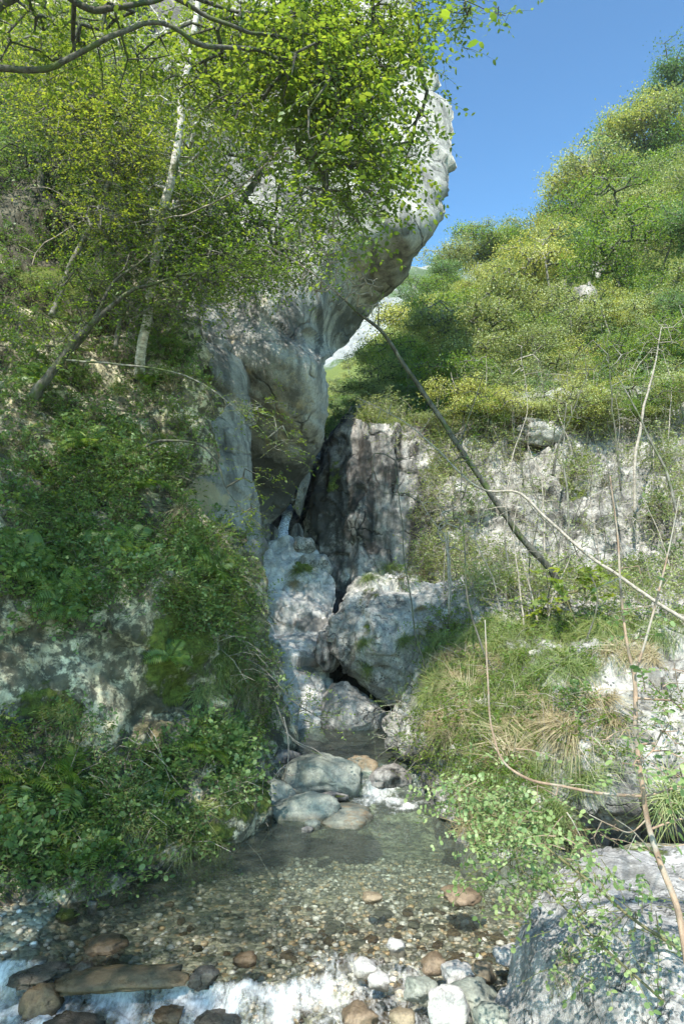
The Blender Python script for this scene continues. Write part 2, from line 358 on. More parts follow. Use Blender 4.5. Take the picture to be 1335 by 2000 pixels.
def stone(name, px, py, wpx, hpx, d, mat, label, depth=1.0, rz=0.0, tilt=0.0, level=4, cat='boulder', group=None, **kw):
    """a stone whose middle is at (px, py) and that is wpx by hpx across in the photograph"""
    _seed[0] += 1
    c = P(px, py, d); k = np.linalg.norm(c - CAM) / FPX
    size = (wpx * k / 2, wpx * k / 2 * depth, hpx * k / 2)
    me = boulder_mesh(name, size, mat, level, seed=kw.pop('seed', _seed[0]), **kw)
    o = link(name, me, None, label, cat, group); o.location = c; o.rotation_euler = (0, tilt, rz)
    return o
# ------------------------------------------------------------------ ground, far slopes
S = 'structure'
g = np.array([(-300, -120, -1.2), (300, -120, -1.2), (300, 480, -1.2), (-300, 480, -1.2)])
link('ground', make_mesh('ground', g, np.array([[0, 1, 2, 3]]), M['soil']), kind=S)
def d_far(p): return 11 * ridged(p, 0.02, 6, 3) + 4 * fbm(p, 0.1, 4, 8)
mass('far_mountain', [(-400, 620, 1300), (300, 600, 1300), (560, 585, 1200), (640, 580, 1150), (700, 570, 1150), (760, 560, 1100), (800, 553, 1100), (900, 545, 1100), (1000, 530, 1100), (1200, 600, 1100)],
     [(640, 700, 208), (760, 560, 280), (860, 550, 288), (700, 640, 240), (900, 800, 168), (300, 700, 240), (1200, 700, 200), (640, 900, 160)],
     160, 160, (0, 0, 0, 0), 60, d_far, M['far'], masks={'moss': [(800, 580, 200, 42, 1.0), (700, 800, 300, 90, 1.0)]}, cols=True, kind=S, edge=5)
mass('green_slope', [(450, 770, 1300), (560, 735, 1300), (640, 720, 1300), (690, 700, 1300), (760, 640, 1300), (900, 620, 1300)],
     [(640, 740, 130), (700, 720, 140), (640, 850, 90), (800, 700, 120), (500, 900, 80), (800, 1000, 60)],
     80, 90, (0, 0, 0, 0), 12, lambda p: 3 * fbm(p, 0.03, 5, 4), M['soil'], masks={'moss': [(650, 800, 400, 400, 0.9)]}, cols=True, kind=S)
def d_hill(p): return 0.9 * fbm(p, 0.22, 5, 9) + 0.25 * fbm(p, 1.1, 4, 5)
mass('wooded_hillside', [(640, 850, 1300), (700, 795, 1300), (760, 725, 1300), (830, 640, 1300), (900, 590, 1300), (1000, 560, 1300), (1100, 505, 1300), (1200, 410, 1300), (1335, 320, 1300), (1700, 100, 1300)],
     [(660, 860, 21), (700, 790, 33), (760, 700, 43), (830, 640, 50), (1000, 560, 50), (1335, 330, 46), (1600, 150, 44), (1000, 800, 19), (1335, 800, 15.5), (1335, 600, 24), (1000, 680, 30), (1170, 560, 34),
      (900, 860, 17), (700, 900, 18), (1100, 900, 17), (1335, 900, 16), (1100, 1000, 18.5), (1500, 900, 16.5), (700, 1200, 19), (1200, 1250, 20)],
     150, 170, (0, 0, 3, 0), 14, d_hill, M['soil'], masks={'moss': [(1000, 800, 900, 700, 0.5)]}, cols=True, kind=S)
# ------------------------------------------------------------------ the gorge
def d_cliff(p):
    q = p @ np.array([[0.75, 0, 0.55], [0, 1, 0], [-0.55, 0, 0.85]])   # folds that run up to the right
    q = q * np.array([0.30, 0.5, 1.15])
    return 0.24 * ridged(q, 0.42, 2, 21) + 0.10 * fbm(q, 1.3, 5, 22, 0.5) + 0.03 * ridged(q, 2.0, 5, 23) + 0.09 * facet(q, 0.6, 24) + 0.035 * facet(q, 2.2, 29)
cliff_rows = [(-400, -300, 700), (-150, -300, 745), (0, -300, 790), (60, -300, 803), (100, -300, 822), (130, -300, 836), (165, -300, 846), (185, -300, 842), (200, -300, 856), (260, -300, 869), (330, -300, 877), (365, -300, 872),
              (392, -300, 856), (410, -300, 861), (430, -300, 863), (455, -300, 850), (480, -300, 822), (520, -300, 795), (545, -300, 775), (570, -300, 752), (600, -300, 727), (640, -300, 704), (680, -300, 664), (705, -300, 644), (760, -300, 640),
              (800, -300, 631), (850, -300, 613), (880, -300, 600), (910, -300, 584), (950, -300, 562), (980, -300, 545), (1010, -300, 525), (1040, -300, 508), (1090, -300, 485)]
mass('overhanging_cliff', cliff_rows,
     [(830, 110, 17.5), (860, 300, 15.4), (850, 420, 14.3), (780, 440, 13.9), (800, 300, 15.0), (780, 180, 16.8), (700, 300, 14.8), (700, 460, 13.8), (770, 515, 14.9), (720, 590, 15.8), (670, 640, 15.9), (655, 680, 15.6), (740, 500, 14.3),
      (625, 600, 13.4), (632, 700, 13.2), (600, 560, 13.2), (575, 640, 13.2), (560, 700, 12.8), (620, 760, 13.3), (600, 820, 13.7), (560, 780, 13.3), (500, 640, 13.0), (460, 700, 12.9), (500, 800, 13.8), (470, 880, 14.6), (560, 900, 14.6), (530, 980, 15.4),
      (450, 560, 13.4), (400, 400, 14.5), (200, 300, 16), (-200, 300, 17), (0, 900, 16), (450, 1000, 15.2), (560, 100, 16.5), (700, 0, 18), (300, -200, 20)],
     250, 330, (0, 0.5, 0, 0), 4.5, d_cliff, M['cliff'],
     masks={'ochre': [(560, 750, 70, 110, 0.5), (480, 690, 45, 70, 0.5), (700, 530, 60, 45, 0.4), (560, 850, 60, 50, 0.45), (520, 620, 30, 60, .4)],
            'dark': [(530, 940, 70, 80, 1.0), (690, 640, 50, 60, 0.75), (470, 860, 30, 60, 0.55), (740, 350, 40, 110, 0.9), (300, 200, 320, 300, 0.9), (560, 380, 120, 160, .6), (850, 370, 30, 60, .35), (560, 630, 28, 70, 0.75), (625, 640, 10, 90, 0.8), (600, 900, 30, 50, 0.7), (760, 560, 60, 30, .4), (520, 740, 20, 60, .5)]},  # dark marks in the recess and concave fold paint shade into the rock
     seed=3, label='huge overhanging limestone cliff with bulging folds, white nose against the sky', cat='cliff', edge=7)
mass('ochre_buttress', [(560, 330, 430), (640, 320, 450), (700, 300, 452), (780, 260, 462), (850, 230, 468), (900, 220, 474), (950, 210, 484), (1000, 200, 500), (1060, 200, 515), (1120, 200, 510)],
     [(430, 640, 12.8), (440, 850, 12.0), (350, 980, 10.9), (480, 1000, 11.9), (260, 800, 11.4), (250, 1100, 10.5), (330, 600, 12.8), (400, 930, 11.4)],
     110, 170, (0, 0.5, 0.3, 0), 2.5, d_cliff, M['cliff'],
     masks={'ochre': [(360, 980, 90, 45, 1.0), (450, 700, 40, 90, 0.4), (400, 900, 40, 60, .5)], 'dark': [(480, 990, 20, 60, 0.5)]}, seed=5, edge=9,
     label='pale and ochre rock buttress between the shrubby bank and the dark recess', cat='rock')
def d_bank(p): return 0.34 * ridged(p, 0.62, 5, 31) + 0.18 * fbm(p, 1.7, 5, 32, 0.6) + 0.04 * ridged(p, 5, 3, 33) + 0.09 * facet(p, 1.5, 34)
mass('left_bank', [(-500, -600, 200), (0, -600, 230), (200, -600, 260), (400, -600, 300), (560, -600, 310), (600, -600, 345), (650, -600, 385), (750, -600, 385), (850, -600, 375), (900, -600, 392), (950, -600, 340), (985, -600, 330), (1020, -600, 420),
      (1050, -600, 470), (1100, -600, 500), (1200, -600, 518), (1300, -600, 525), (1380, -600, 530), (1450, -600, 555), (1485, -600, 560), (1520, -600, 537), (1560, -600, 515), (1600, -600, 520), (1630, -600, 490), (1660, -600, 430), (1700, -600, 365),
      (1730, -600, 290), (1755, -600, 170), (1800, -600, 60), (1900, -600, -80)],
     [(0, 1740, 5.9), (200, 1735, 6.05), (350, 1700, 6.5), (470, 1630, 7.2), (510, 1600, 7.6), (545, 1480, 9.6), (400, 1500, 7.5), (200, 1500, 6.9), (0, 1450, 6.6), (300, 1400, 7.5), (480, 1380, 9.0), (200, 1250, 7.3), (0, 1250, 6.8),
      (330, 1250, 7.3), (430, 1320, 8.0), (350, 1120, 8.0), (480, 1150, 9.6), (150, 1050, 8.0), (0, 1000, 7.6), (300, 900, 9.2), (0, 800, 8.8), (370, 720, 10.4), (200, 650, 11.0), (0, 560, 10.4), (100, 400, 11.8), (280, 300, 13.5), (-200, 300, 11.5),
      (-400, 1000, 6.3), (-400, 1700, 4.8), (200, -100, 15), (-500, -300, 13), (0, 1850, 5.6), (450, 1020, 9.9)],
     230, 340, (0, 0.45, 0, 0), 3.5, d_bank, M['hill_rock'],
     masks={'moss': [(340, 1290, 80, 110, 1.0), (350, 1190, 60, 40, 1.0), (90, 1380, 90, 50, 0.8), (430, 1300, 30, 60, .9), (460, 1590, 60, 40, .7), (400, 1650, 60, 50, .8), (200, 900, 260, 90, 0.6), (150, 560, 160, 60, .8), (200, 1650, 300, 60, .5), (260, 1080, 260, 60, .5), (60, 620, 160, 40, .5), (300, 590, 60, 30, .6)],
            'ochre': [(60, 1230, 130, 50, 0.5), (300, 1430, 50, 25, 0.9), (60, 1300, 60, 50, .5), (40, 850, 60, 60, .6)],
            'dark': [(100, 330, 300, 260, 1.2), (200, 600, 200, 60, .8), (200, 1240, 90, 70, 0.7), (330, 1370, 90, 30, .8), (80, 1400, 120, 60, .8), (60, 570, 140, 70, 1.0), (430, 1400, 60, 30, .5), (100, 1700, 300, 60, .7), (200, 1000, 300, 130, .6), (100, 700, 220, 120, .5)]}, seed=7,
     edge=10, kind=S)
def d_pil(p):
    q = p * np.array([1.2, 1.0, 0.6]); return 0.20 * ridged(q, 1.1, 4, 41) + 0.12 * fbm(p, 1.6, 4, 42) + 0.10 * facet(q, 1.6, 44)
mass('dark_rock_pillar', [(790, 715, 740), (806, 690, 775), (830, 672, 815), (850, 655, 845), (875, 642, 885), (900, 618, 930), (940, 606, 940), (1000, 600, 940), (1050, 604, 940), (1100, 604, 940), (1160, 620, 940), (1300, 640, 900)],
     [(700, 850, 15.4), (650, 900, 15.6), (640, 1050, 15.0), (720, 1000, 14.8), (800, 1000, 14.9), (880, 950, 15.0), (720, 1150, 14.3), (900, 1150, 14.0), (600, 1050, 15.6), (640, 1300, 14.2), (900, 1300, 13.8)],
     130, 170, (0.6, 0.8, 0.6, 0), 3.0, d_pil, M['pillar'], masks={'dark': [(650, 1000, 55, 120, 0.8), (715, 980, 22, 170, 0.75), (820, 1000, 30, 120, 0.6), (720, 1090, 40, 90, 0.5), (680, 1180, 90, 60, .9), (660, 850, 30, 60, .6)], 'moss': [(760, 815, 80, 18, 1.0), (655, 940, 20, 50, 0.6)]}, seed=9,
     edge=9, label='tall dark streaked rock pillar in the gap behind the pale chute', cat='rock')
mass('darkened_gorge_rock', [(860, 470, 640), (950, 470, 650), (1040, 470, 640), (1300, 480, 950), (1480, 500, 960)],
     [(560, 900, 18.5), (560, 1000, 17.8), (560, 1060, 16.6), (600, 1150, 14.6), (800, 1300, 13.4), (700, 1420, 12.2), (900, 1450, 12), (520, 1450, 12.2)], 70, 90, (0, 0, 0, 0), 3, lambda p: 0.25 * ridged(p, 0.9, 4, 5), M['pillar'],
     masks={'dark': [(650, 1250, 250, 260, 1.0)]}, seed=10, kind=S)  # dark backing: shade of the void behind the block put into the colour
mass('right_bank_cliff', [(880, 828, 1335), (830, 900, 1335), (900, 880, 1700), (960, 870, 1700), (1200, 870, 1700), (1330, 860, 1700)] if False else
     [(780, 960, 1500), (830, 920, 1600), (885, 885, 1750), (960, 870, 1750), (1100, 860, 1750), (1200, 850, 1750), (1330, 850, 1750)],
     [(900, 900, 14.6), (1000, 850, 14.8), (1100, 900, 14.0), (1200, 880, 14.2), (1335, 900, 13.0), (950, 1050, 13.8), (1100, 1080, 13.0), (1250, 1050, 12.3), (1335, 1100, 11.6), (900, 1200, 12.2), (1100, 1220, 11.4), (1335, 1220, 10.2), (1600, 1000, 11),
      (1050, 950, 13.9), (1170, 960, 13.1)],
     200, 170, (0.8, 0, 2.4, 0), 3.0, lambda p: 0.34 * ridged(p * np.array([1, 1, .6]), 0.9, 5, 51) + 0.12 * fbm(p, 2.4, 4, 52) + 0.22 * facet(p, 0.9, 53) + 0.09 * facet(p, 2.6, 54), M['white_rock'],
     masks={'dark': [(930, 960, 60, 90, .6), (1100, 1010, 70, 110, .65), (1000, 1000, 70, 90, .5), (1190, 1000, 60, 110, .55), (1290, 980, 60, 80, .4)], 'moss': [(1050, 830, 300, 25, 0.7), (1120, 930, 40, 50, 0.8), (1000, 1160, 200, 50, .8), (1330, 1000, 60, 90, .5)]}, seed=11, edge=12,
     label='sunlit white limestone wall hung with shrubs on the right bank', cat='rock')
def d_chute(p): return 0.20 * fbm(p * np.array([1, 1, .8]), 1.1, 4, 61) + 0.09 * ridged(p * np.array([1, 1, 1.6]), 1.0, 5, 62) + 0.13 * facet(p * np.array([1, 1, 1.7]), 1.2, 63) + 0.04 * facet(p * np.array([1, 1, 2]), 3.5, 64)
mass('pale_rock_chute', [(1062, 490, 560), (1075, 485, 600), (1100, 485, 620), (1130, 490, 628), (1150, 495, 640), (1200, 495, 660), (1300, 490, 655), (1380, 500, 655), (1425, 520, 650), (1450, 520, 650)],
     [(520, 1062, 14.3), (590, 1075, 14.4), (510, 1100, 13.2), (560, 1130, 13.3), (620, 1140, 13.2), (560, 1180, 12.5), (640, 1180, 12.7), (540, 1250, 12.2), (620, 1250, 12.1), (560, 1320, 11.6), (640, 1330, 11.8), (560, 1400, 11.2), (620, 1430, 11.1), (500, 1300, 12)],
     110, 200, (0.4, 0.35, 0.25, 0), 2.5, d_chute, M['chute'], masks={'dark': [(610, 1215, 50, 18, .8), (600, 1300, 30, 26, .8), (640, 1240, 25, 60, .6)], 'ochre': [(560, 1340, 40, 50, .3)], 'moss': [(590, 1120, 30, 20, .9)]}, seed=13, edge=6,
     label='pale water-worn rock slab sloping down to the green pool', cat='rock slab')
def d_blk(p): return 0.10 * ridged(p, 1.1, 4, 71) + 0.09 * fbm(p, 2.2, 5, 72) + 0.02 * fbm(p, 9, 3, 74) + 0.10 * facet(p, 1.3, 75) + 0.04 * facet(p, 3.4, 76)
mass('leaning_white_block', [(1132, 705, 900), (1145, 682, 905), (1165, 663, 910), (1200, 652, 915), (1245, 649, 915), (1268, 655, 915), (1295, 672, 900), (1318, 694, 870), (1338, 716, 855), (1355, 735, 840), (1378, 752, 800)],
     [(700, 1160, 11.9), (800, 1150, 11.9), (680, 1220, 11.2), (720, 1260, 10.9), (800, 1250, 10.9), (880, 1200, 11.3), (700, 1310, 11.2), (760, 1350, 11.2), (820, 1330, 11.1), (900, 1300, 11.3)],
     130, 130, (0.45, 0.3, 0.45, 0.3), 2.0, d_blk, M['block'], masks={'dark': [(820, 1320, 60, 40, .5), (680, 1290, 20, 40, .7), (780, 1170, 60, 20, .5)], 'moss': [(720, 1170, 40, 30, .6), (715, 1240, 12, 30, .8), (800, 1230, 16, 50, .4)]}, seed=15, edge=6,
     label='big white block leaning over the dark hollow beside the pale chute', cat='rock')
def d_rb(p): return 0.22 * ridged(p, 0.8, 5, 81) + 0.13 * fbm(p, 2.2, 5, 82, 0.6) + 0.04 * ridged(p, 5, 3, 83) + 0.13 * facet(p, 1.4, 84) + 0.05 * facet(p, 3.6, 85)
mass('grassy_rock_bank', [(1165, 905, 1750), (1190, 880, 1750), (1215, 845, 1750), (1240, 824, 1750), (1290, 803, 1750), (1350, 786, 1750), (1400, 779, 1750), (1450, 781, 1750), (1490, 812, 1750), (1540, 846, 1750), (1590, 866, 1750), (1640, 896, 1750), (1680, 916, 1750), (1705, 938, 1750), (1760, 968, 1750)],
     [(900, 1190, 10.2), (1100, 1180, 9.9), (1335, 1180, 9.4), (820, 1300, 9.7), (790, 1400, 9.3), (900, 1300, 9.0), (1050, 1300, 8.4), (1200, 1300, 8.0), (1335, 1300, 7.7), (880, 1420, 8.4), (1050, 1420, 7.6), (1200, 1430, 7.2), (1335, 1430, 6.9), (850, 1540, 8.1), (900, 1620, 7.3),
      (1000, 1560, 7.2), (1100, 1550, 7.0), (1200, 1550, 6.8), (1335, 1550, 6.6), (940, 1690, 6.7), (1050, 1660, 7.0), (1200, 1640, 7.1), (1335, 1640, 7.0), (1600, 1400, 6.0), (1600, 1650, 6.3), (1100, 1740, 6.8)],
     230, 210, (0.55, 0, 0.7, 0), 3.0, d_rb, M['white_rock'],
     masks={'moss': [(950, 1300, 160, 110, .8), (980, 1450, 120, 60, .8), (1060, 1620, 80, 40, .6), (1100, 1250, 140, 40, .8)], 'dark': [(830, 1520, 40, 90, .9), (900, 1640, 60, 70, .5), (1100, 1640, 160, 30, 1.0), (1250, 1640, 160, 22, .8), (860, 1440, 70, 60, .6), (1260, 1480, 30, 60, .5)], 'ochre': [(950, 1420, 60, 40, .3)]}, seed=17, edge=9,
     kind=S)
# ------------------------------------------------------------------ stream bed and water
def bed_z(x, y):
    p = np.stack([x, y, x * 0], -1).reshape(-1, 3)
    z = -0.22 + 0.05 * fbm(p, 1.1, 4, 90).reshape(x.shape)
    z = z - 0.28 * smooth(6.4, 8.0, y) + 0.25 * smooth(8.4, 9.2, y)
    z = z + 0.22 * smooth(-0.2, 1.3, x) * (1 - smooth(4.6, 5.6, y))            # shoal at lower right
    z = z + 0.27 * smooth(-1.55, -2.5, x + 0.0 * y) * (1 - smooth(5.6, 6.6, y)) * smooth(4.6, 5.2, y)  # gravel beach on the left
    z = z - 0.14 * (1 - smooth(4.35, 4.95, y)) * (1 - smooth(-0.4, 1.0, x))      # below the step
    z = z + 0.5 * smooth(1.6, 2.6, x) * (1 - smooth(6.2, 7.0, y))
    return z
xs = np.linspace(-9, 9, 260); ys = np.linspace(-3, 14, 260); XX, YY = np.meshgrid(xs, ys)
ZZ = bed_z(XX, YY) + 0.012 * fbm(np.stack([XX, YY, 0 * XX], -1).reshape(-1, 3), 9, 3, 4).reshape(XX.shape)
def grid_faces(nx, ny):
    I = np.arange(nx * ny).reshape(ny, nx); return np.stack([I[:-1, :-1], I[:-1, 1:], I[1:, 1:], I[1:, :-1]], -1).reshape(-1, 4)
m, N, Lk, out = nodes('stream_gravel')
tc = N.new('ShaderNodeTexCoord'); v = tc.outputs['Object']
vo = N.new('ShaderNodeTexVoronoi'); vo.inputs['Scale'].default_value = 24; Lk(v, vo.inputs['Vector'])
sep = N.new('ShaderNodeSeparateColor'); Lk(vo.outputs['Color'], sep.inputs[0])
rr = ramp(N, [(0.0, (0.07, 0.07, 0.055)), (0.35, (0.17, 0.17, 0.14)), (0.6, (0.26, 0.25, 0.20)), (0.85, (0.36, 0.35, 0.31)), (1.0, (0.30, 0.21, 0.12))]); Lk(sep.outputs[0], rr.inputs[0])
nn = noise_node(N, Lk, v, 1.5, 5, 0.6); r2 = ramp(N, [(0.35, (0.55, 0.6, 0.5)), (0.65, (1.15, 1.1, 0.95))]); Lk(nn, r2.inputs[0])
mm = N.new('ShaderNodeMixRGB'); mm.blend_type = 'MULTIPLY'; mm.inputs[0].default_value = 1; Lk(rr.outputs[0], mm.inputs[1]); Lk(r2.outputs[0], mm.inputs[2])
b = N.new('ShaderNodeBsdfPrincipled'); Lk(mm.outputs[0], b.inputs['Base Color']); b.inputs['Roughness'].default_value = 0.6
bp = N.new('ShaderNodeBump'); bp.invert = True; bp.inputs['Strength'].default_value = 0.8; bp.inputs['Distance'].default_value = 0.02
Lk(vo.outputs['Distance'], bp.inputs['Height']); Lk(bp.outputs[0], b.inputs['Normal']); Lk(b.outputs[0], out.inputs[0]); M['gravel'] = m
link('streambed', make_mesh('streambed', np.stack([XX, YY, ZZ], -1).reshape(-1, 3), grid_faces(260, 260), M['gravel'], True), kind=S)

def water_z(x, y):
    z = 0.30 * smooth(8.55, 8.95, y)
    amp = 0.11 * (1 - smooth(-0.6, 0.5, x)) + 0.05
    lip = 4.88 + 0.10 * np.sin(x * 2.3) + 0.06 * np.sin(x * 5.1 + 1)
    z = z - amp * (1 - smooth(lip - 0.32, lip, y))
    return z
def water_fx(x, y):
    """foam amount and roughness of the surface"""
    p = np.stack([x, y, x * 0], -1).reshape(-1, 3)
    n = fbm(p, 5, 4, 95).reshape(x.shape)
    c = np.exp(-((x - 0.62) / 0.60) ** 4) * smooth(7.5, 8.6, y + 0.35 * n) * (1 - smooth(8.74, 8.9, y)) * (0.55 + 0.6 * n)
    lip = 4.88 + 0.10 * np.sin(x * 2.3) + 0.06 * np.sin(x * 5.1 + 1)
    n2 = ridged(p * np.array([1.6, 0.8, 1]), 2.6, 3, 96).reshape(x.shape); r = (1 - smooth(lip - 0.12, lip + 0.01, y)) * (1 - smooth(-0.4, 0.6, x)) * np.clip(0.52 + 0.6 * n2, 0, 1)
    r2 = 0.5 * (1 - smooth(4.9, 5.3, y + 0.3 * x)) * smooth(-0.7, 0.0, x) * (1 - smooth(0.7, 1.3, x))
    return np.clip(np.maximum(c * 1.1, np.maximum(r, r2)), 0, 1)
ys_ = np.concatenate([np.linspace(1.0, 4.2, 24), np.linspace(4.22, 5.6, 180), np.linspace(5.62, 7.4, 90), np.linspace(7.42, 9.1, 190), np.linspace(9.13, 12.4, 70)])
xs_ = np.linspace(-3.6, 3.6, 420)
WX, WY = np.meshgrid(xs_, ys_)
fo = water_fx(WX, WY); pp = np.stack([WX, WY * 0.8, 0 * WX], -1).reshape(-1, 3)
wz = water_z(WX, WY)
lm = 0.75 * (1 - smooth(4.75, 4.95, WY))
for (bx, by, br, bh) in [(-1.5, 4.45, .16, .10), (-1.05, 4.5, .2, .12), (-.62, 4.52, .17, .14), (-.25, 4.42, .15, .1), (-1.9, 4.4, .2, .08), (0.1, 4.5, .12, .06)]:
    wz = wz + lm * bh * np.exp(-(((WX - bx) / br) ** 2 + ((WY - by) / (br * .9)) ** 2) * 1.2)
wz = wz + fo * (0.055 * fbm(pp, 6.5, 4, 97).reshape(WX.shape) + 0.03 * ridged(pp, 12, 3, 98).reshape(WX.shape)) + 0.004 * fbm(pp * np.array([1, 2.2, 1]), 5.5, 4, 99).reshape(WX.shape)
wz = wz + 0.03 * fo * np.exp(-((WY - 8.38) / 0.16) ** 2)
m, N, Lk, out = nodes('clear_stream_water')
tc = N.new('ShaderNodeTexCoord'); v = tc.outputs['Object']
foam = attr(N, 'foam')
nb = math_node(N, Lk, 'ADD', noise_node(N, Lk, v, 7, 5, 0.6, mscale=(0.8, 2.2, 1), dist=0.6), math_node(N, Lk, 'MULTIPLY', noise_node(N, Lk, v, 26, 4, 0.6, mscale=(1, 2.0, 1)), 0.35))
bp = N.new('ShaderNodeBump'); bp.inputs['Strength'].default_value = 0.6; bp.inputs['Distance'].default_value = 0.05; Lk(nb, bp.inputs['Height'])
fr = N.new('ShaderNodeFresnel'); fr.inputs['IOR'].default_value = 1.33; Lk(bp.outputs[0], fr.inputs['Normal'])
tr = N.new('ShaderNodeBsdfTransparent')
sxyz = N.new('ShaderNodeSeparateXYZ'); Lk(v, sxyz.inputs[0])
dp = N.new('ShaderNodeMapRange'); dp.inputs['From Min'].default_value = 5.2; dp.inputs['From Max'].default_value = 7.5; Lk(sxyz.outputs['Y'], dp.inputs['Value'])
Lk(mixc(N, Lk, dp.outputs[0], (0.93, 0.95, 0.92), (0.66, 0.78, 0.70)), tr.inputs[0])
gl = N.new('ShaderNodeBsdfGlossy'); gl.inputs['Roughness'].default_value = 0.10; Lk(bp.outputs[0], gl.inputs['Normal'])
tb = N.new('ShaderNodeBsdfDiffuse'); tb.inputs[0].default_value = (0.25, 0.29, 0.235, 1); tm = N.new('ShaderNodeMixShader')
Lk(math_node(N, Lk, 'ADD', math_node(N, Lk, 'MULTIPLY', dp.outputs[0], 0.15), 0.01), tm.inputs[0]); Lk(tr.outputs[0], tm.inputs[1]); Lk(tb.outputs[0], tm.inputs[2])
a = N.new('ShaderNodeMixShader'); Lk(math_node(N, Lk, 'MULTIPLY', fr.outputs[0], 1.0), a.inputs[0]); Lk(tm.outputs[0], a.inputs[1]); Lk(gl.outputs[0], a.inputs[2])
wd = N.new('ShaderNodeBsdfDiffuse'); wd.inputs[0].default_value = (0.72, 0.73, 0.72, 1)
nf = math_node(N, Lk, 'ADD', math_node(N, Lk, 'MULTIPLY', noise_node(N, Lk, v, 7, 7, 0.75, mscale=(2.4, 0.8, 1.4), dist=0.8), 0.65), math_node(N, Lk, 'MULTIPLY', noise_node(N, Lk, v, 34, 5, 0.7, mscale=(1.5, 0.8, 1.2)), 0.38))
fs = math_node(N, Lk, 'ADD', math_node(N, Lk, 'MULTIPLY', foam, 0.58), math_node(N, Lk, 'MULTIPLY', nf, 1.05))
rf = ramp(N, [(0.80, (0, 0, 0)), (1.0, (0.5, 0.5, 0.5)), (1.22, (0.95, 0.95, 0.95))]); 
fs2 = math_node(N, Lk, 'MULTIPLY', fs, 0.8); rf = ramp(N, [(0.62, (0, 0, 0)), (0.80, (0.40, 0.40, 0.40)), (1.0, (0.92, 0.92, 0.92))]); Lk(fs2, rf.inputs[0])
b2 = N.new('ShaderNodeMixShader'); Lk(rf.outputs[0], b2.inputs[0]); Lk(a.outputs[0], b2.inputs[1]); Lk(wd.outputs[0], b2.inputs[2])
Lk(b2.outputs[0], out.inputs[0]); M['water'] = m
link('stream_water', make_mesh('stream_water', np.stack([WX, WY, wz], -1).reshape(-1, 3), grid_faces(len(xs_), len(ys_)), M['water'], True, {'foam': fo.ravel()}), kind=S)
# ------------------------------------------------------------------ plants: materials and generators
M['leaf_bright'] = leaf_material('bright_hornbeam_leaf', [(0.07, 0.125, 0.02), (0.12, 0.18, 0.028), (0.20, 0.24, 0.04)], 0.52, (2.1, 1.9, 0.9))
M['leaf_mid'] = leaf_material('mid_green_leaf', [(0.05, 0.10, 0.018), (0.09, 0.16, 0.025), (0.17, 0.22, 0.03)], 0.5, (2.2, 2.1, 0.9))
M['leaf_teal'] = leaf_material('pale_shade_leaf', [(0.05, 0.10, 0.035), (0.10, 0.17, 0.055), (0.18, 0.25, 0.085)], 0.35, (1.7, 1.8, 1.0))
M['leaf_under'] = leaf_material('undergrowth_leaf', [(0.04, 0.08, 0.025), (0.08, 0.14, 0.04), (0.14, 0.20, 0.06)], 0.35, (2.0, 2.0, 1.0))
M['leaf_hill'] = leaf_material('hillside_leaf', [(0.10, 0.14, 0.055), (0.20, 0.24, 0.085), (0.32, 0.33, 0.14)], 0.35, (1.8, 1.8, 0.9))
M['leaf_hill_dark'] = leaf_material('dark_hillside_leaf', [(0.055, 0.11, 0.04), (0.10, 0.17, 0.06), (0.15, 0.23, 0.08)], 0.35, (1.8, 1.8, 0.9))
M['leaf_hill_yellow'] = leaf_material('yellowing_hillside_leaf', [(0.18, 0.23, 0.06), (0.30, 0.33, 0.08), (0.40, 0.40, 0.12)], 0.35, (1.6, 1.5, 0.8))
M['leaf_rose'] = leaf_material('pale_rounded_leaf', [(0.09, 0.15, 0.05), (0.15, 0.22, 0.08), (0.24, 0.29, 0.12)], 0.35, (1.7, 1.8, 1.0), 0.03)
M['grass'] = leaf_material('green_grass_blade', [(0.07, 0.11, 0.03), (0.13, 0.18, 0.05), (0.26, 0.26, 0.10)], 0.3, (1.6, 1.6, 0.8))
M['straw'] = leaf_material('dry_grass_blade', [(0.16, 0.13, 0.07), (0.27, 0.22, 0.12), (0.38, 0.32, 0.19)], 0.3, (1.3, 1.2, 0.9))
M['bark_grey'] = bark_material('grey_bark', (0.07, 0.065, 0.055), (0.22, 0.21, 0.18), 14, (0.08, 0.10, 0.04), 0.4)
M['bark_birch'] = bark_material('pale_birch_bark', (0.18, 0.16, 0.13), (0.62, 0.58, 0.52), 9, (0.10, 0.11, 0.05), 3.0)
M['bark_dark'] = bark_material('dark_bark', (0.035, 0.032, 0.026), (0.12, 0.115, 0.095), 16, (0.07, 0.09, 0.03), 0.5)
M['twig'] = bark_material('bare_grey_twig', (0.15, 0.13, 0.105), (0.36, 0.32, 0.27), 20)
M['twig_red'] = bark_material('reddish_sapling_bark', (0.15, 0.10, 0.07), (0.33, 0.24, 0.17), 20, (0.25, 0.23, 0.19), 0.5)
M['stem'] = bark_material('green_brown_stem', (0.07, 0.07, 0.03), (0.17, 0.15, 0.08), 20)

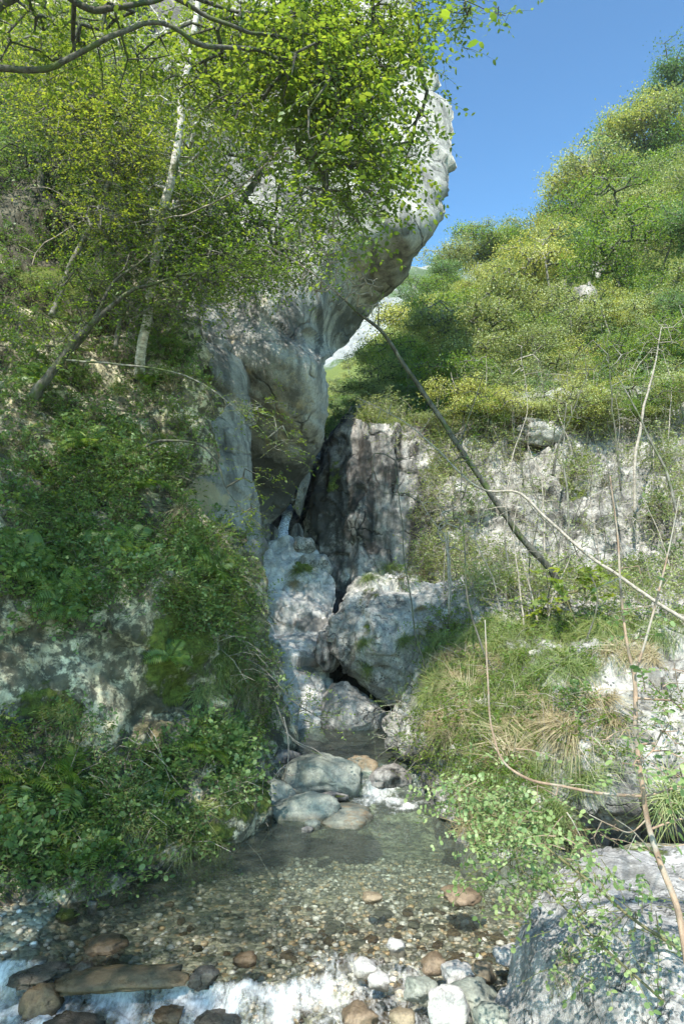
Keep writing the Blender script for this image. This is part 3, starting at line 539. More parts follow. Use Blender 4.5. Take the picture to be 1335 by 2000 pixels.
LEAF = {'kite': (np.array([(0, 0, 0), (0.42, 0.5, 0.05), (1, 0, -0.06), (0.42, -0.5, 0.05)]), [np.array([[0, 1, 2, 3]])]),
        'oval': (np.array([(0, 0, 0), (0.28, 0.42, 0.06), (0.28, -0.42, 0.06), (0.68, 0.40, 0.02), (0.68, -0.40, 0.02), (1, 0, -0.10)]),
                 [np.array([[0, 2, 1], [3, 4, 5]]), np.array([[1, 2, 4, 3]])]),
        'round': (np.array([(0, 0, 0), (0.2, 0.42, 0.04), (0.2, -0.42, 0.04), (0.62, 0.52, 0.02), (0.62, -0.52, 0.02), (0.92, 0.25, -0.05), (0.92, -0.25, -0.05)]),
                  [np.array([[0, 2, 1]]), np.array([[1, 2, 4, 3], [3, 4, 6, 5]])]),
        'lobed': (np.array([(0, 0, 0), (0.1, 0.55, 0), (0.38, 0.25, 0.03), (0.62, 0.6, -0.03), (0.66, 0.18, 0.02), (1.05, 0, -0.05), (0.66, -0.18, 0.02), (0.62, -0.6, -0.03), (0.38, -0.25, 0.03), (0.1, -0.55, 0)]),
                  [np.array([[0, 1, 2], [2, 3, 4], [4, 5, 6], [6, 7, 8], [8, 9, 0]]), np.array([[0, 2, 4, 6]]), np.array([[0, 6, 8]])])}
def unit(a): return a / (np.linalg.norm(a, axis=-1, keepdims=True) + 1e-9)
def leaf_geo(pos, dr, nr, ln, wd, shape='kite'):
    T, F = LEAF[shape]; n = len(pos); ln = np.broadcast_to(ln, n); wd = np.broadcast_to(wd, n)
    x = unit(dr); y = unit(np.cross(nr, x)); z = np.cross(x, y)
    v = pos[:, None] + T[None, :, 0:1] * (ln[:, None, None] * x[:, None]) + T[None, :, 1:2] * (wd[:, None, None] * y[:, None]) + T[None, :, 2:3] * (ln[:, None, None] * z[:, None])
    k = len(T); off = (np.arange(n) * k)[:, None, None]
    return v.reshape(-1, 3), [(f[None] + off).reshape(-1, f.shape[1]) for f in F]
def merge(parts):
    V, Fd, o = [], {}, 0
    for v, fl in parts:
        V.append(v)
        for f in fl: Fd.setdefault(f.shape[1], []).append(f + o)
        o += len(v)
    return np.concatenate(V), [np.concatenate(x) for x in Fd.values()]
def spray_geo(base, dr, L, nl, size, r, shape='oval', flat=0.75, paired=False, aspect=0.55, droop=0.25, twig=0.0):
    """leafy twigs: leaves set alternately (or in pairs) along each one"""
    n = len(base); L = np.broadcast_to(L, n); dr = unit(dr)
    up = np.tile([0, 0, 1.0], (n, 1)) * flat + r.normal(size=(n, 3)) * (1 - flat) * 0.9; up[:, 2] += 0.05
    side = unit(np.cross(dr, up)); nrm = unit(np.cross(side, dr))
    if paired: t = np.repeat(np.linspace(0.18, 0.98, nl // 2), 2)
    else: t = np.linspace(0.15, 1.0, nl)
    nl = len(t); sg = np.where(np.arange(nl) % 2, 1.0, -1.0)
    tt = t[None] + r.normal(size=(n, nl)) * (0.0 if paired else 0.04)
    pos = base[:, None] + dr[:, None] * (tt * L[:, None])[..., None]; pos[..., 2] -= droop * (tt ** 2) * L[:, None]
    ld = dr[:, None] * (0.55 if not paired else 0.25) + side[:, None] * sg[None, :, None] * 0.85 + r.normal(size=(n, nl, 3)) * 0.22
    ld[..., 2] -= 0.18
    ln = nrm[:, None] + r.normal(size=(n, nl, 3)) * 0.32
    sz = size * (0.6 + 0.55 * r.random((n, nl))) * np.sin(np.clip(0.35 + tt * 0.8, 0, 1.4))
    keep = r.random((n, nl)) > 0.06
    g = leaf_geo(pos[keep], ld[keep], ln[keep], sz[keep], sz[keep] * aspect, shape)
    if twig <= 0: return g, None
    pts = base[:, None] + dr[:, None] * (np.linspace(0, 1, 4)[None] * L[:, None])[..., None]; pts[..., 2] -= droop * (np.linspace(0, 1, 4)[None] ** 2) * L[:, None]
    return g, merge([seg_geo(pts[:, k], pts[:, k + 1], twig * (1 - 0.25 * k), twig * (0.75 - 0.2 * k)) for k in range(3)])
def seg_geo(a, b, ra, rb, sides=3):
    n = len(a); d = unit(b - a); h = np.where(np.abs(d[:, 2:3]) > 0.9, np.array([[1.0, 0, 0]]), np.array([[0, 0, 1.0]]))
    x = unit(np.cross(d, h)); y = np.cross(d, x); ra = np.broadcast_to(ra, n); rb = np.broadcast_to(rb, n)
    an = np.arange(sides) * 2 * np.pi / sides; ring = np.cos(an)[None, :, None] * x[:, None] + np.sin(an)[None, :, None] * y[:, None]
    v = np.concatenate([a[:, None] + ring * ra[:, None, None], b[:, None] + ring * rb[:, None, None]], 1).reshape(-1, 3)
    k = np.arange(sides); f = np.stack([k, (k + 1) % sides, (k + 1) % sides + sides, k + sides], -1)
    return v, [(f[None] + (np.arange(n) * 2 * sides)[:, None, None]).reshape(-1, 4)]
def tube_geo(pts, rad, sides=9, rough=0.0, seed=0):
    pts = np.asarray(pts, float); n = len(pts); tan = unit(np.gradient(pts, axis=0)); x = unit(np.cross(tan[0], [0.3, 1, 0.2])); X = []
    for k in range(n):
        x = unit(x - tan[k] * (x @ tan[k])); X.append(x)
    X = np.array(X); Y = np.cross(tan, X); an = np.arange(sides) * 2 * np.pi / sides
    rr = np.asarray(rad, float)[:, None] * np.ones(sides)[None]
    if rough: rr = rr * (1 + rough * r_noise(n, sides, seed))
    v = pts[:, None] + rr[..., None] * (np.cos(an)[None, :, None] * X[:, None] + np.sin(an)[None, :, None] * Y[:, None])
    I = np.arange(n * sides).reshape(n, sides); J = np.roll(I, -1, 1)
    f = np.stack([I[:-1], J[:-1], J[1:], I[1:]], -1).reshape(-1, 4)
    v = np.concatenate([v.reshape(-1, 3), pts[:1], pts[-1:]]); c0, c1 = n * sides, n * sides + 1
    caps = np.concatenate([np.stack([J[0], I[0], np.full(sides, c0)], -1), np.stack([I[-1], J[-1], np.full(sides, c1)], -1)])
    return v, [f, caps]
def r_noise(n, s, seed): return rng(seed).normal(size=(n, s)) * 0.6
def curve(pts, n=24, wob=0.0, seed=0):
    """smooth line through points given as rows of numbers"""
    c = np.array(pts, float); t = np.concatenate([[0], np.cumsum(np.linalg.norm(np.diff(c[:, :3], axis=0), axis=1))]); q = np.linspace(0, t[-1], n)
    m = np.gradient(c, t, axis=0) if len(c) > 2 else np.repeat((c[1:] - c[:1]) / t[-1], 2, 0)
    i = np.clip(np.searchsorted(t, q, 'right') - 1, 0, len(c) - 2); h = (t[i + 1] - t[i])[:, None]; s = ((q - t[i])[:, None]) / h
    o = (2 * s ** 3 - 3 * s ** 2 + 1) * c[i] + (s ** 3 - 2 * s ** 2 + s) * h * m[i] + (-2 * s ** 3 + 3 * s ** 2) * c[i + 1] + (s ** 3 - s ** 2) * h * m[i + 1]
    if wob: o[:, :3] += wob * np.stack([fbm(o[:, :3], 1.7, 3, seed + k) for k in range(3)], -1)
    return o
def pix_curve(pts, n=24, wob=0.0, seed=0):
    """pts: (px, py, d, radius); returns xyz and radius"""
    a = np.array(pts, float); w = np.concatenate([P(a[:, 0], a[:, 1], a[:, 2]), a[:, 3:4]], 1); c = curve(w, n, wob, seed); return c[:, :3], np.clip(c[:, 3], 0.002, 9)
def grow(skel, targets, step, r, tip=0.004, arch=0.12, maxr=0.05):
    """branches that grow from the skeleton nodes (n,3) out to every target; returns segments a, b, ra, rb"""
    base = np.asarray(skel, float); d0 = np.min(np.linalg.norm(targets[:, None] - base[None], axis=2), axis=1) if len(targets) * len(base) < 4e6 else np.linalg.norm(targets - base.mean(0), axis=1)
    order = np.argsort(d0); cap = len(base) + len(targets) * 40; N = np.zeros((cap, 3)); N[:len(base)] = base; par = np.full(cap, -1); cnt = np.zeros(cap); n = len(base); ends = []
    for ti in order:
        t = targets[ti]; dd = ((N[:n] - t) ** 2).sum(1); j = int(np.argmin(dd)); D = math.sqrt(dd[j]); k = min(max(1, int(round(D / step))), 36)
        a = N[j].copy(); jit = r.normal(size=(k, 3)) * step * 0.16; p = j
        for q in range(1, k + 1):
            s = q / k; w = a + (t - a) * s; w[2] += arch * D * math.sin(s * math.pi)
            if q < k: w = w + jit[q - 1]
            N[n] = w; par[n] = p; p = n; n += 1
        ends.append(p)
        while p >= len(base): cnt[p] += 1; p = par[p]
    idx = np.arange(len(base), n); pr = par[idx]
    rad = np.minimum(tip * np.maximum(cnt, 1) ** 0.5, maxr); ra = np.where(pr < len(base), rad[idx] * 1.15, rad[pr])
    return N[pr], N[idx], ra, rad[idx]
def blob_pts(blobs, r, clump=0.0):
    """blobs: (px, py, rx, ry, d, depth half-range, n) -> targets"""
    out_ = []
    for (px, py, rx, ry, d, dd, n) in blobs:
        u = r.normal(size=(n, 3)); u = unit(u) * (r.random((n, 1)) ** 0.42)
        out_.append(P(px + u[:, 0] * rx, py + u[:, 1] * ry, d + u[:, 2] * dd))
    return np.concatenate(out_)
def tree(name, label, cat, trunks, blobs, bark, leaf, leaf_size, per, L=0.42, shape='oval', flat=0.75, step=0.22, seed=1, group=None, extra=None, twigs=True, maxr=0.035, paired=False, aspect=0.55, droop=0.25, tip=0.0035, wob=0.05):
    """trunks: list of (px,py,d,r) polylines; blobs of foliage round them"""
    r = rng(seed); tubes = []; sk = []
    for k, tr_ in enumerate(trunks):
        n = 14 + 6 * len(tr_); xyz, rad = pix_curve(tr_, n, wob, seed + k) if len(tr_[0]) == 4 else (tr_, None)
        tubes.append(tube_geo(xyz, rad, 9, 0.05, seed + k)); sk.append(xyz)
    root = P(*trunks[0][0][:3]); e = empty(name, root, label, cat, group)
    v, f = merge(tubes); link('trunk', make_mesh('trunk', v - root, f, M[bark], True), e)
    if blobs is not None:
        T = blob_pts(blobs, r)
        if extra is not None: T = np.concatenate([T, extra])
        a, b, ra, rb = grow(np.concatenate(sk), T, step, r, tip, 0.06, maxr)
        v, f = seg_geo(a, b, ra, rb, 4); link('branches', make_mesh('branches', v - root, f, M[bark], True), e, kind='stuff')
        if leaf:
            mid = np.concatenate(sk).mean(0); dr = unit(T - mid) * 0.5 + r.normal(size=T.shape) * 0.7; dr[:, 2] *= 0.45
            rep = 2; B = np.repeat(T, rep, 0) + r.normal(size=(len(T) * rep, 3)) * 0.10; D = np.repeat(dr, rep, 0) + r.normal(size=(len(T) * rep, 3)) * 0.5; D[:, 2] *= 0.6
            g, tw = spray_geo(B, D, L * (0.6 + 0.7 * r.random(len(B))), per, leaf_size, r, shape, flat, paired, aspect, droop, 0.0025)
            link('crown', make_mesh('crown', g[0] - root, g[1], M[leaf]), e)
            link('twigs', make_mesh('twigs', tw[0] - root, tw[1], M[bark]), e, kind='stuff')
    return e
# ------------------------------------------------------------------ trees on the wooded slope
def local_tree(seed, h, cr, leafm, barkm, nt=260, per=16, ls=0.12, lean=0.0, shape=(1, 1, 0.8), base=0.35):
    r = rng(seed); z = np.linspace(0, h * 0.85, 12); tr_ = np.stack([lean * z + 0.12 * h * fbm(np.stack([z, z * 0, z * 0], -1), 0.25, 2, seed), 0.1 * h * fbm(np.stack([z, z * 0 + 5, z * 0], -1), 0.25, 2, seed), z], -1)
    lobes = r.normal(size=(14, 3)); lobes = unit(lobes); lobes[:, 2] = lobes[:, 2] * 0.8 + 0.1
    lc = lobes * np.array([cr, cr, h * (1 - base) / 2]) * r.uniform(0.35, 1.15, (14, 1)) + np.array([tr_[-1][0] * 0.8, tr_[-1][1] * 0.8, h * (base + (1 - base) / 2)])
    k = r.integers(0, 14, nt); u = unit(r.normal(size=(nt, 3))) * (r.random((nt, 1)) ** 0.35)
    T = lc[k] + u * np.array([cr, cr, cr * 0.38]) * r.uniform(0.25, 0.55, (14, 1))[k]
    a, b, ra, rb = grow(tr_[3:], T, h * 0.07, r, 0.012, 0.05, h * 0.012)
    rad = np.linspace(h * 0.018, h * 0.006, 12)
    tg = tube_geo(tr_, rad, 7); bgm = seg_geo(a, b, ra, rb, 3)
    pos = np.repeat(T, per, 0) + r.normal(size=(nt * per, 3)) * np.array([1, 1, 0.6]) * ls * 2.3
    dr = r.normal(size=pos.shape); nr = r.normal(size=pos.shape) * 0.6 + np.array([0, 0, 1.0])
    s = ls * r.uniform(0.6, 1.2, len(pos)); lg = leaf_geo(pos, dr, nr, s, s * 0.7, 'kite')
    tv, tf = merge([tg, bgm]) if nt else tg
    return make_mesh('trunk', tv, tf, M[barkm], True), make_mesh('crown', lg[0], lg[1], M[leafm])
KINDS = {}
for i, (lm, hh, cc) in enumerate([('leaf_hill', 6, 2.2), ('leaf_hill', 5.5, 2.5), ('leaf_hill', 7, 2.0), ('leaf_hill_dark', 7, 2.3), ('leaf_hill_dark', 6, 2.6), ('leaf_hill_yellow', 5, 2.3), ('leaf_hill_yellow', 6, 2.0), ('leaf_mid', 5.5, 2.3)]):
    KINDS[i] = local_tree(300 + i, hh, cc, lm, 'bark_dark' if i % 2 else 'bark_grey', nt=300, per=22, ls=0.115, lean=-0.08 + 0.03 * (i % 3), base=0.5 if i in (0, 2, 3, 6) else 0.35)
def place_tree(k, loc, s, rz, label, group=None, name='broadleaf_tree'):
    e = empty(name, loc, label, 'tree', group); e.scale = (s, s, s * 1.0); e.rotation_euler = (0, 0, rz)
    link('trunk', KINDS[k][0], e); link('crown', KINDS[k][1], e); return e
G_SKY = 'trees on the skyline of the wooded slope'
def tree_to(px, py, top, dd, k, rz, label, group, name='broadleaf_tree'):
    hh = {0: 6, 1: 5.5, 2: 7, 3: 7, 4: 6, 5: 5, 6: 6, 7: 5.5}[k]; p = P(px, py, dd); t = P(px, top, dd); return place_tree(k, tuple(p), (t[2] - p[2]) / hh / 0.97, rz, label, group, name)
for (px, py, top, dd, k, lab) in [
    (868, 635, 497, 46, 3, 'dark green tree lowest on the skyline, nearest the cliff nose'),
    (805, 660, 556, 43, 4, 'small dark tree just below the cliff nose at the foot of the skyline'),
    (930, 600, 440, 50, 2, 'loose bluish green tree on the skyline beside the dark lowest one'),
    (985, 580, 448, 50, 7, 'leafy green tree on the skyline between the loose tree and the pale yellow tree'),
    (1050, 560, 425, 50, 5, 'pale yellowish tree in the skyline dip of the wooded slope'),
    (1092, 540, 388, 49, 3, 'small dark tree peeping over the pale yellowish tree on the skyline'),
    (1160, 520, 300, 46, 0, 'broad yellow-green tree with dark bare trunks showing beneath its crown'),
    (1215, 470, 275, 46, 4, 'dark tree filling the shade behind the broad yellow-green tree'),
    (1250, 440, 228, 46, 6, 'golden green tree high on the skyline, right of the broad one'),
    (1300, 400, 205, 45, 1, 'bushy green tree on the upper skyline below the dark tall tree'),
    (1345, 330, 95, 44, 3, 'tall dark tree at the very top of the slope, cut by the picture edge'),
    (832, 650, 535, 45, 7, 'green tree between the small dark tree and the lowest dark tree of the skyline'), (898, 620, 470, 49, 0, 'light green tree right behind the dark lowest tree of the skyline'), (958, 600, 443, 51, 7, 'bushy crown between the loose bluish tree and its leafy green neighbour'),
    (1018, 575, 440, 51, 4, 'darker crown left of the pale yellowish tree on the skyline'), (1128, 530, 352, 48, 5, 'light yellow crown left of the broad tree on the skyline'), (1196, 480, 300, 47, 0, 'green crown close behind the broad tree with bare trunks'), (1275, 430, 222, 46, 7, 'green crown between the golden green and the bushy skyline trees'),
    (1430, 300, 90, 44, 4, 'dark spreading tree topping the slope beside the tallest one')]:
    tree_to(px, py, top, dd, k, px * 0.7, lab, G_SKY)
SKX, SKY_ = zip(*[(640, 850), (700, 760), (760, 650), (830, 570), (900, 520), (1000, 470), (1050, 440), (1110, 390), (1180, 320), (1270, 250), (1335, 160), (1480, 110)])
HT = [6, 5.5, 7, 7, 6, 5, 6, 5.5]
r = rng(77); placed = []
G_HILL = 'broadleaf trees covering the sunny slope'
HL = {'a': 'yellow-green broadleaf tree in the unbroken wood covering the sunny slope', 'b': 'dark green broadleaf tree in the unbroken wood covering the sunny slope', 'c': 'yellowing broadleaf tree in the unbroken wood covering the sunny slope'}
tries = 0
while len(placed) < 125 and tries < 9000:
    tries += 1
    px = r.uniform(650, 1480); py = r.uniform(430, 860)
    if abs(px - 1140) < 26 and 560 < py < 660: continue
    if abs(px - 1180) < 30 and 490 < py < 540: continue
    h = hit(px, py, ['wooded_hillside'], d=30)
    if h is None: continue
    loc = h[0]; dm = loc.y; sc = r.uniform(0.65, 1.15) * (0.42 if dm < 19 else 0.62 if dm < 24 else 1.0)
    if any((loc - q).length < (sc + s2) * 1.45 for q, s2 in placed): continue
    placed.append((loc, sc)); k = int(r.choice([0, 1, 2, 0, 1, 3, 4, 5, 6, 7, 7])); sc = min(sc, (py - np.interp(px, SKX, SKY_) - 12) * dm / FPX / HT[k])
    if sc < 0.25: placed.pop(); continue
    lb = HL['b' if k in (3, 4) else 'c' if k in (5, 6) else 'a'].split(' in the')[0]
    lb = ('big ' if sc > 0.8 else 'small ' if sc < 0.45 else '') + lb + (', low on the slope' if py > 730 else ', halfway up the slope' if py > 600 else ', high on the slope') + (' behind the leaning trunk' if px < 900 else ' above the crooked sapling' if px < 1070 else ' above the white wall' if px < 1230 else ' towards the picture edge')
    place_tree(k, tuple(loc - Vector((0, 0, 0.35))), sc, r.uniform(0, 6.3), lb, G_HILL)
def scatter(regions, masses, seed, d=10.0, jx=0.5, jz=0.3):
    """points and normals where plants root: regions are (px, py, rx, ry, count)"""
    r = rng(seed); Pn, Nn = [], []
    for (px, py, rx, ry, n) in regions:
        a = r.random(n) * 2 * math.pi; q = np.sqrt(r.random(n)) * (1 + 0.25 * r.normal(size=n) * 0.6)
        for x, y in zip(px + rx * q * np.cos(a), py + ry * q * np.sin(a)):
            h = hit(x, y, masses, r.uniform(-jx, jx), r.uniform(-jz, jz), d)
            if h: Pn.append(h[0][:]); Nn.append(h[1][:])
    return np.array(Pn), np.array(Nn)
def plants_geo(Pn, Nn, seed, L, per, size, shape='oval', upw=0.7, aspect=0.6, stems=True, droop=0.35, rep=1, paired=False, jit=0.04, flat=0.7):
    r = rng(seed); B = np.repeat(Pn, rep, 0) + r.normal(size=(len(Pn) * rep, 3)) * jit; D = np.repeat(Nn, rep, 0) * 0.7 + np.array([0, 0, upw]) + r.normal(size=B.shape) * 0.55
    Ls = L * r.uniform(0.45, 1.25, len(B))
    return spray_geo(B, D, Ls, per, size, r, shape, flat, paired, aspect, droop, 0.003 if stems else 0.0)
r = rng(23)
for i in range(26):
    px = 628 + 85 * r.random(); py = 725 + 120 * r.random() ** 0.9; h = hit(px, py, ['green_slope'], d=90)
    if h and py > 1150 - 0.62 * px: place_tree(int(r.choice([0, 1, 5, 6, 7])), tuple(h[0]), r.uniform(0.45, 0.8), px, 'tiny distant tree on the pale green slope seen through the gap', 'distant trees in the gap')
# low scrub under the slope's trees
Pn, Nn = scatter([(1000, 760, 360, 130, 760), (1150, 640, 250, 130, 300), (860, 780, 110, 90, 250), (1250, 520, 150, 120, 160), (900, 660, 60, 50, 60)], ['wooded_hillside'], 5, 30, 1, 1)
r = rng(6); per = 34; pos = np.repeat(Pn + Nn * 0.2, per, 0) + r.normal(size=(len(Pn) * per, 3)) * 0.42; s = r.uniform(0.08, 0.17, len(pos))
g = leaf_geo(pos, r.normal(size=pos.shape), r.normal(size=pos.shape) * 0.6 + np.array([0, 0, 1]), s, s * 0.7)
link('hillside_undergrowth', make_mesh('hillside_undergrowth', g[0], g[1], M['leaf_under']), label='low leafy scrub filling the gaps between the slope trees', cat='undergrowth', kind='stuff')
# thicket over the rim of the right wall and in the gap behind the pillar
Pn, Nn = scatter([(960, 840, 180, 50, 420), (1180, 820, 200, 40, 500), (760, 808, 60, 22, 130), (900, 1100, 90, 30, 180), (1000, 1150, 160, 30, 300), (1250, 1160, 130, 40, 300), (1330, 960, 60, 100, 240), (930, 940, 50, 60, 60), (1120, 920, 40, 40, 70),
                  (860, 1000, 40, 120, 260), (1270, 900, 50, 30, 70)],
                 ['wooded_hillside', 'right_bank_cliff', 'dark_rock_pillar', 'grassy_rock_bank'], 15, 14, 0.8, 0.5)
g, tw = plants_geo(Pn, Nn, 16, 0.55, 9, 0.065, 'kite', rep=3, jit=0.12)
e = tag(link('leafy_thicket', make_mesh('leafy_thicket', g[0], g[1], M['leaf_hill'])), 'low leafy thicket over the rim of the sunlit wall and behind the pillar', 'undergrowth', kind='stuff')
link('stems', make_mesh('stems', tw[0], tw[1], M['twig']), e, kind='stuff')
# dark trees in the gap between cliff and pillar
r = rng(8)
for (px, py, top, dd, k, lab) in [(692, 850, 775, 19, 3, 'dark little tree just behind the top of the rock pillar'), (655, 870, 790, 22, 4, 'green tree in the narrow gap beside the overhanging cliff'), (735, 815, 745, 18.5, 1, 'bushy tree on the crown of the rock pillar'),
                            (632, 900, 815, 20, 3, 'small shaded tree low in the gap between cliff and pillar'), (795, 815, 735, 19, 4, 'dark rounded tree right behind the pillar top'), (735, 800, 668, 34, 0, 'light green tree whose crown fills the gap above the pillar'),
                            (790, 770, 600, 38, 5, 'light layered tree above the gap, left end of the wooded slope'), (865, 865, 810, 16, 1, 'little bush on the pillar shoulder beside the white wall'), (850, 760, 610, 36, 0, 'yellow-green tree just right of the light layered tree')]:
    tree_to(px, py, top, dd, k, px, lab, 'trees in the gap behind the pillar')

r = rng(19)
for i, (px, lab) in enumerate([(860, 'little tree at the start of the wall rim beside the pillar'), (905, 'second little tree along the rim of the white wall, by the pillar'), (950, 'leafy little tree on the rim right behind the leaning trunk'), (1000, 'pale little tree on the rim behind the crooked sapling'), (1050, 'spreading little tree on the rim above the dark forked sapling'),
                               (1100, 'rounded little tree on the middle of the wall rim'), (1150, 'yellowish little tree on the wall rim behind the white sapling'), (1200, 'taller leafy tree on the wall rim near the white sapling'), (1250, 'bushy little tree on the rim right of the white sapling'), (1300, 'little tree on the rim near the end of the white wall'), (1345, 'little tree at the picture edge on the wall rim')]):
    tree_to(px, 900 + r.uniform(-25, 10), 775 + r.uniform(-35, 25) - (px - 860) * 0.06, 15.0 - (px - 860) * 0.002, [0, 5, 7, 6, 0, 1, 5, 0, 7, 6, 0][i], px, lab, 'little trees along the rim of the white wall')
for (px, py, w, h_, dd, lab) in [(1140, 588, 46, 66, 29, 'white rock outcrop standing out of the wooded slope'), (1180, 512, 50, 30, 37, 'small pale outcrop higher in the wooded slope, under the broad tree'), (1168, 530, 24, 40, 36, 'pale rock below the higher outcrop in the wooded slope'), (1060, 845, 90, 50, 14.6, 'pale outcrop breaking through the scrub at the wall rim')]:
    stone('outcrop', px, py, w, h_, dd, M['white_rock'], lab, 0.8, 0.3, 0.1, 4, cat='rock', chip=0.25)
# ------------------------------------------------------------------ undergrowth on the left bank
LB = ['left_bank', 'ochre_buttress', 'overhanging_cliff']
UG = [(60, 660, 130, 60, 260), (250, 680, 130, 70, 420), (330, 760, 80, 70, 420), (100, 780, 130, 70, 420), (200, 900, 170, 90, 900), (60, 950, 90, 80, 280), (250, 1020, 160, 70, 620), (80, 1080, 120, 90, 560), (200, 1140, 150, 60, 420), (400, 1080, 80, 50, 360), (425, 1170, 75, 80, 460),
      (340, 870, 60, 70, 260), (60, 540, 90, 50, 80), (230, 560, 60, 40, 50), (370, 620, 50, 40, 90), (440, 590, 60, 40, 70), (80, 350, 140, 70, 420), (200, 400, 60, 60, 160), (60, 480, 110, 60, 260), (200, 490, 80, 50, 120), (120, 240, 200, 90, 260), (60, 250, 120, 70, 160), (380, 480, 60, 80, 120),
      (100, 1480, 130, 60, 620), (200, 1560, 150, 70, 620), (80, 1620, 130, 70, 560), (280, 1510, 100, 50, 300), (150, 1690, 170, 40, 420), (320, 1640, 90, 50, 260), (430, 1450, 80, 40, 320), (450, 1520, 40, 40, 110), (350, 1690, 60, 30, 120), (60, 1420, 80, 25, 130),
      (280, 1260, 30, 30, 40), (330, 1220, 50, 25, 50), (490, 1280, 40, 70, 160), (500, 1400, 35, 40, 80), (390, 1150, 60, 40, 100), (430, 1050, 50, 30, 90), (150, 1200, 120, 30, 80)]
UG += [(150, 150, 220, 140, 260), (220, 420, 150, 90, 160)]
Pn, Nn = scatter([(a, b, c, d_, int(n * 0.95)) for a, b, c, d_, n in UG], LB, 25, 8, 0.5, 0.3)
nz_ = fbm(Pn, 1.3, 3, 61); nz2 = fbm(Pn, 2.6, 3, 62); keep = nz2 > -0.10; Pn, Nn, nz_ = Pn[keep], Nn[keep], nz_[keep]
for nm, lab, sel, mt, Ls, per, sz, shp, pr, asp in [
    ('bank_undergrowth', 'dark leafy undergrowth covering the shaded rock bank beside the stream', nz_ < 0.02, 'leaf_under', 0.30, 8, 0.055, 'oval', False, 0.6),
    ('bank_herbs', 'paler broad leaved herbs among the undergrowth of the shaded bank', (nz_ >= 0.02) & (nz_ < 0.22), 'leaf_teal', 0.26, 7, 0.066, 'round', False, 0.72),
    ('bank_fine_shrubs', 'fine leaved light green shrubs among the undergrowth of the shaded bank', nz_ >= 0.22, 'leaf_mid', 0.36, 12, 0.036, 'oval', True, 0.5)]:
    g, tw = plants_geo(Pn[sel], Nn[sel], 26, Ls, per, sz, shp, rep=2, jit=0.06, paired=pr, aspect=asp)
    e = tag(link(nm, make_mesh(nm, g[0], g[1], M[mt])), lab, 'undergrowth', kind='stuff')
    link('stems', make_mesh('stems', tw[0], tw[1], M['stem']), e, kind='stuff')
# small creeping leaves
sel = (rng(3).random(len(Pn)) < 0.35); P2 = Pn[sel]; N2 = Nn[sel]; r = rng(28)
pos = np.repeat(P2 + N2 * 0.03, 9, 0) + r.normal(size=(len(P2) * 9, 3)) * 0.10; s = r.uniform(0.018, 0.035, len(pos))
g = leaf_geo(pos, r.normal(size=pos.shape), np.repeat(N2, 9, 0) + r.normal(size=pos.shape) * 0.5, s, s * 0.8)
link('creeping_plants', make_mesh('creeping_plants', g[0], g[1], M['leaf_mid']), label='tiny leaved creeping plants clinging to the shaded rock bank', cat='ground cover', kind='stuff')
# dead straws and bare stems on the banks
Sn, Sm = scatter([(200, 900, 200, 250, 120), (300, 1550, 250, 150, 140), (1000, 1400, 200, 150, 220), (1050, 1000, 250, 120, 160), (470, 1250, 50, 120, 80)], LB + ['grassy_rock_bank', 'right_bank_cliff'], 65, 8)
r = rng(66); dd_ = unit(Sm * 0.6 + r.normal(size=Sm.shape) * 0.6 + np.array([0, 0, 0.2])); ln = r.uniform(0.15, 0.55, (len(Sn), 1)); q0 = Sn; q1 = Sn + dd_ * ln * 0.5; q2 = q1 + (dd_ + np.array([0, 0, -0.45])) * ln * 0.5
v, f = merge([seg_geo(q0, q1, 0.004, 0.003), seg_geo(q1, q2, 0.003, 0.0015)])
link('dead_stems', make_mesh('dead_stems', v, f, M['twig']), label='dry bare stems sticking out of the plants on both banks', cat='twigs', kind='stuff')

# shrubs that stand out on the left bank
def shrub_meshes(seed, leafm, L=0.5, ns=26, per=11, size=0.05, shape='oval', paired=False, stem='stem', spread=0.5, aspect=0.55, droop=0.4, flat=0.7):
    r = rng(seed); n = ns; B = r.normal(size=(n, 3)) * 0.03; D = r.normal(size=(n, 3)) * spread + np.array([0, 0, 0.75])
    ln = L * r.uniform(0.5, 1.1, n); tips = unit(D) * ln[:, None]
    st = seg_geo(B, B + tips * 0.6, 0.005, 0.003)
    B2 = np.repeat(B + tips * r.uniform(0.35, 0.65, (n, 1)), 2, 0); D2 = np.repeat(D, 2, 0) + r.normal(size=(2 * n, 3)) * 0.5
    g, tw = spray_geo(B2, D2, np.repeat(ln, 2) * 0.6, per, size, r, shape, flat, paired, aspect, droop, 0.0025)
    sv, sf = merge([st, tw]); return make_mesh('stems', sv, sf, M[stem]), make_mesh('foliage', g[0], g[1], M[leafm])
SH = [shrub_meshes(500, 'leaf_under'), shrub_meshes(501, 'leaf_mid', 0.55, 30, 12, 0.042), shrub_meshes(502, 'leaf_under', 0.4, 24, 9, 0.06, 'round'), shrub_meshes(503, 'leaf_mid', 0.6, 22, 14, 0.035, 'kite', True)]
r = rng(90)
def shrub(k, px, py, s, masses, label, group=None, d=8, name='shrub'):
    h = hit(px, py, masses, 0, 0, d)
    if not h: return
    e = empty(name, h[0], label, 'shrub', group); n = (h[1] * 0.8 + Vector((0, 0, 0.9))).normalized(); e.rotation_euler = (n.to_track_quat('Z', 'Y') @ Matrix.Rotation(r.uniform(0, 6.3), 3, 'Z').to_quaternion()).to_euler(); e.scale = (s, s, s)
    link('stems', SH[k][0], e); link('foliage', SH[k][1], e); return e
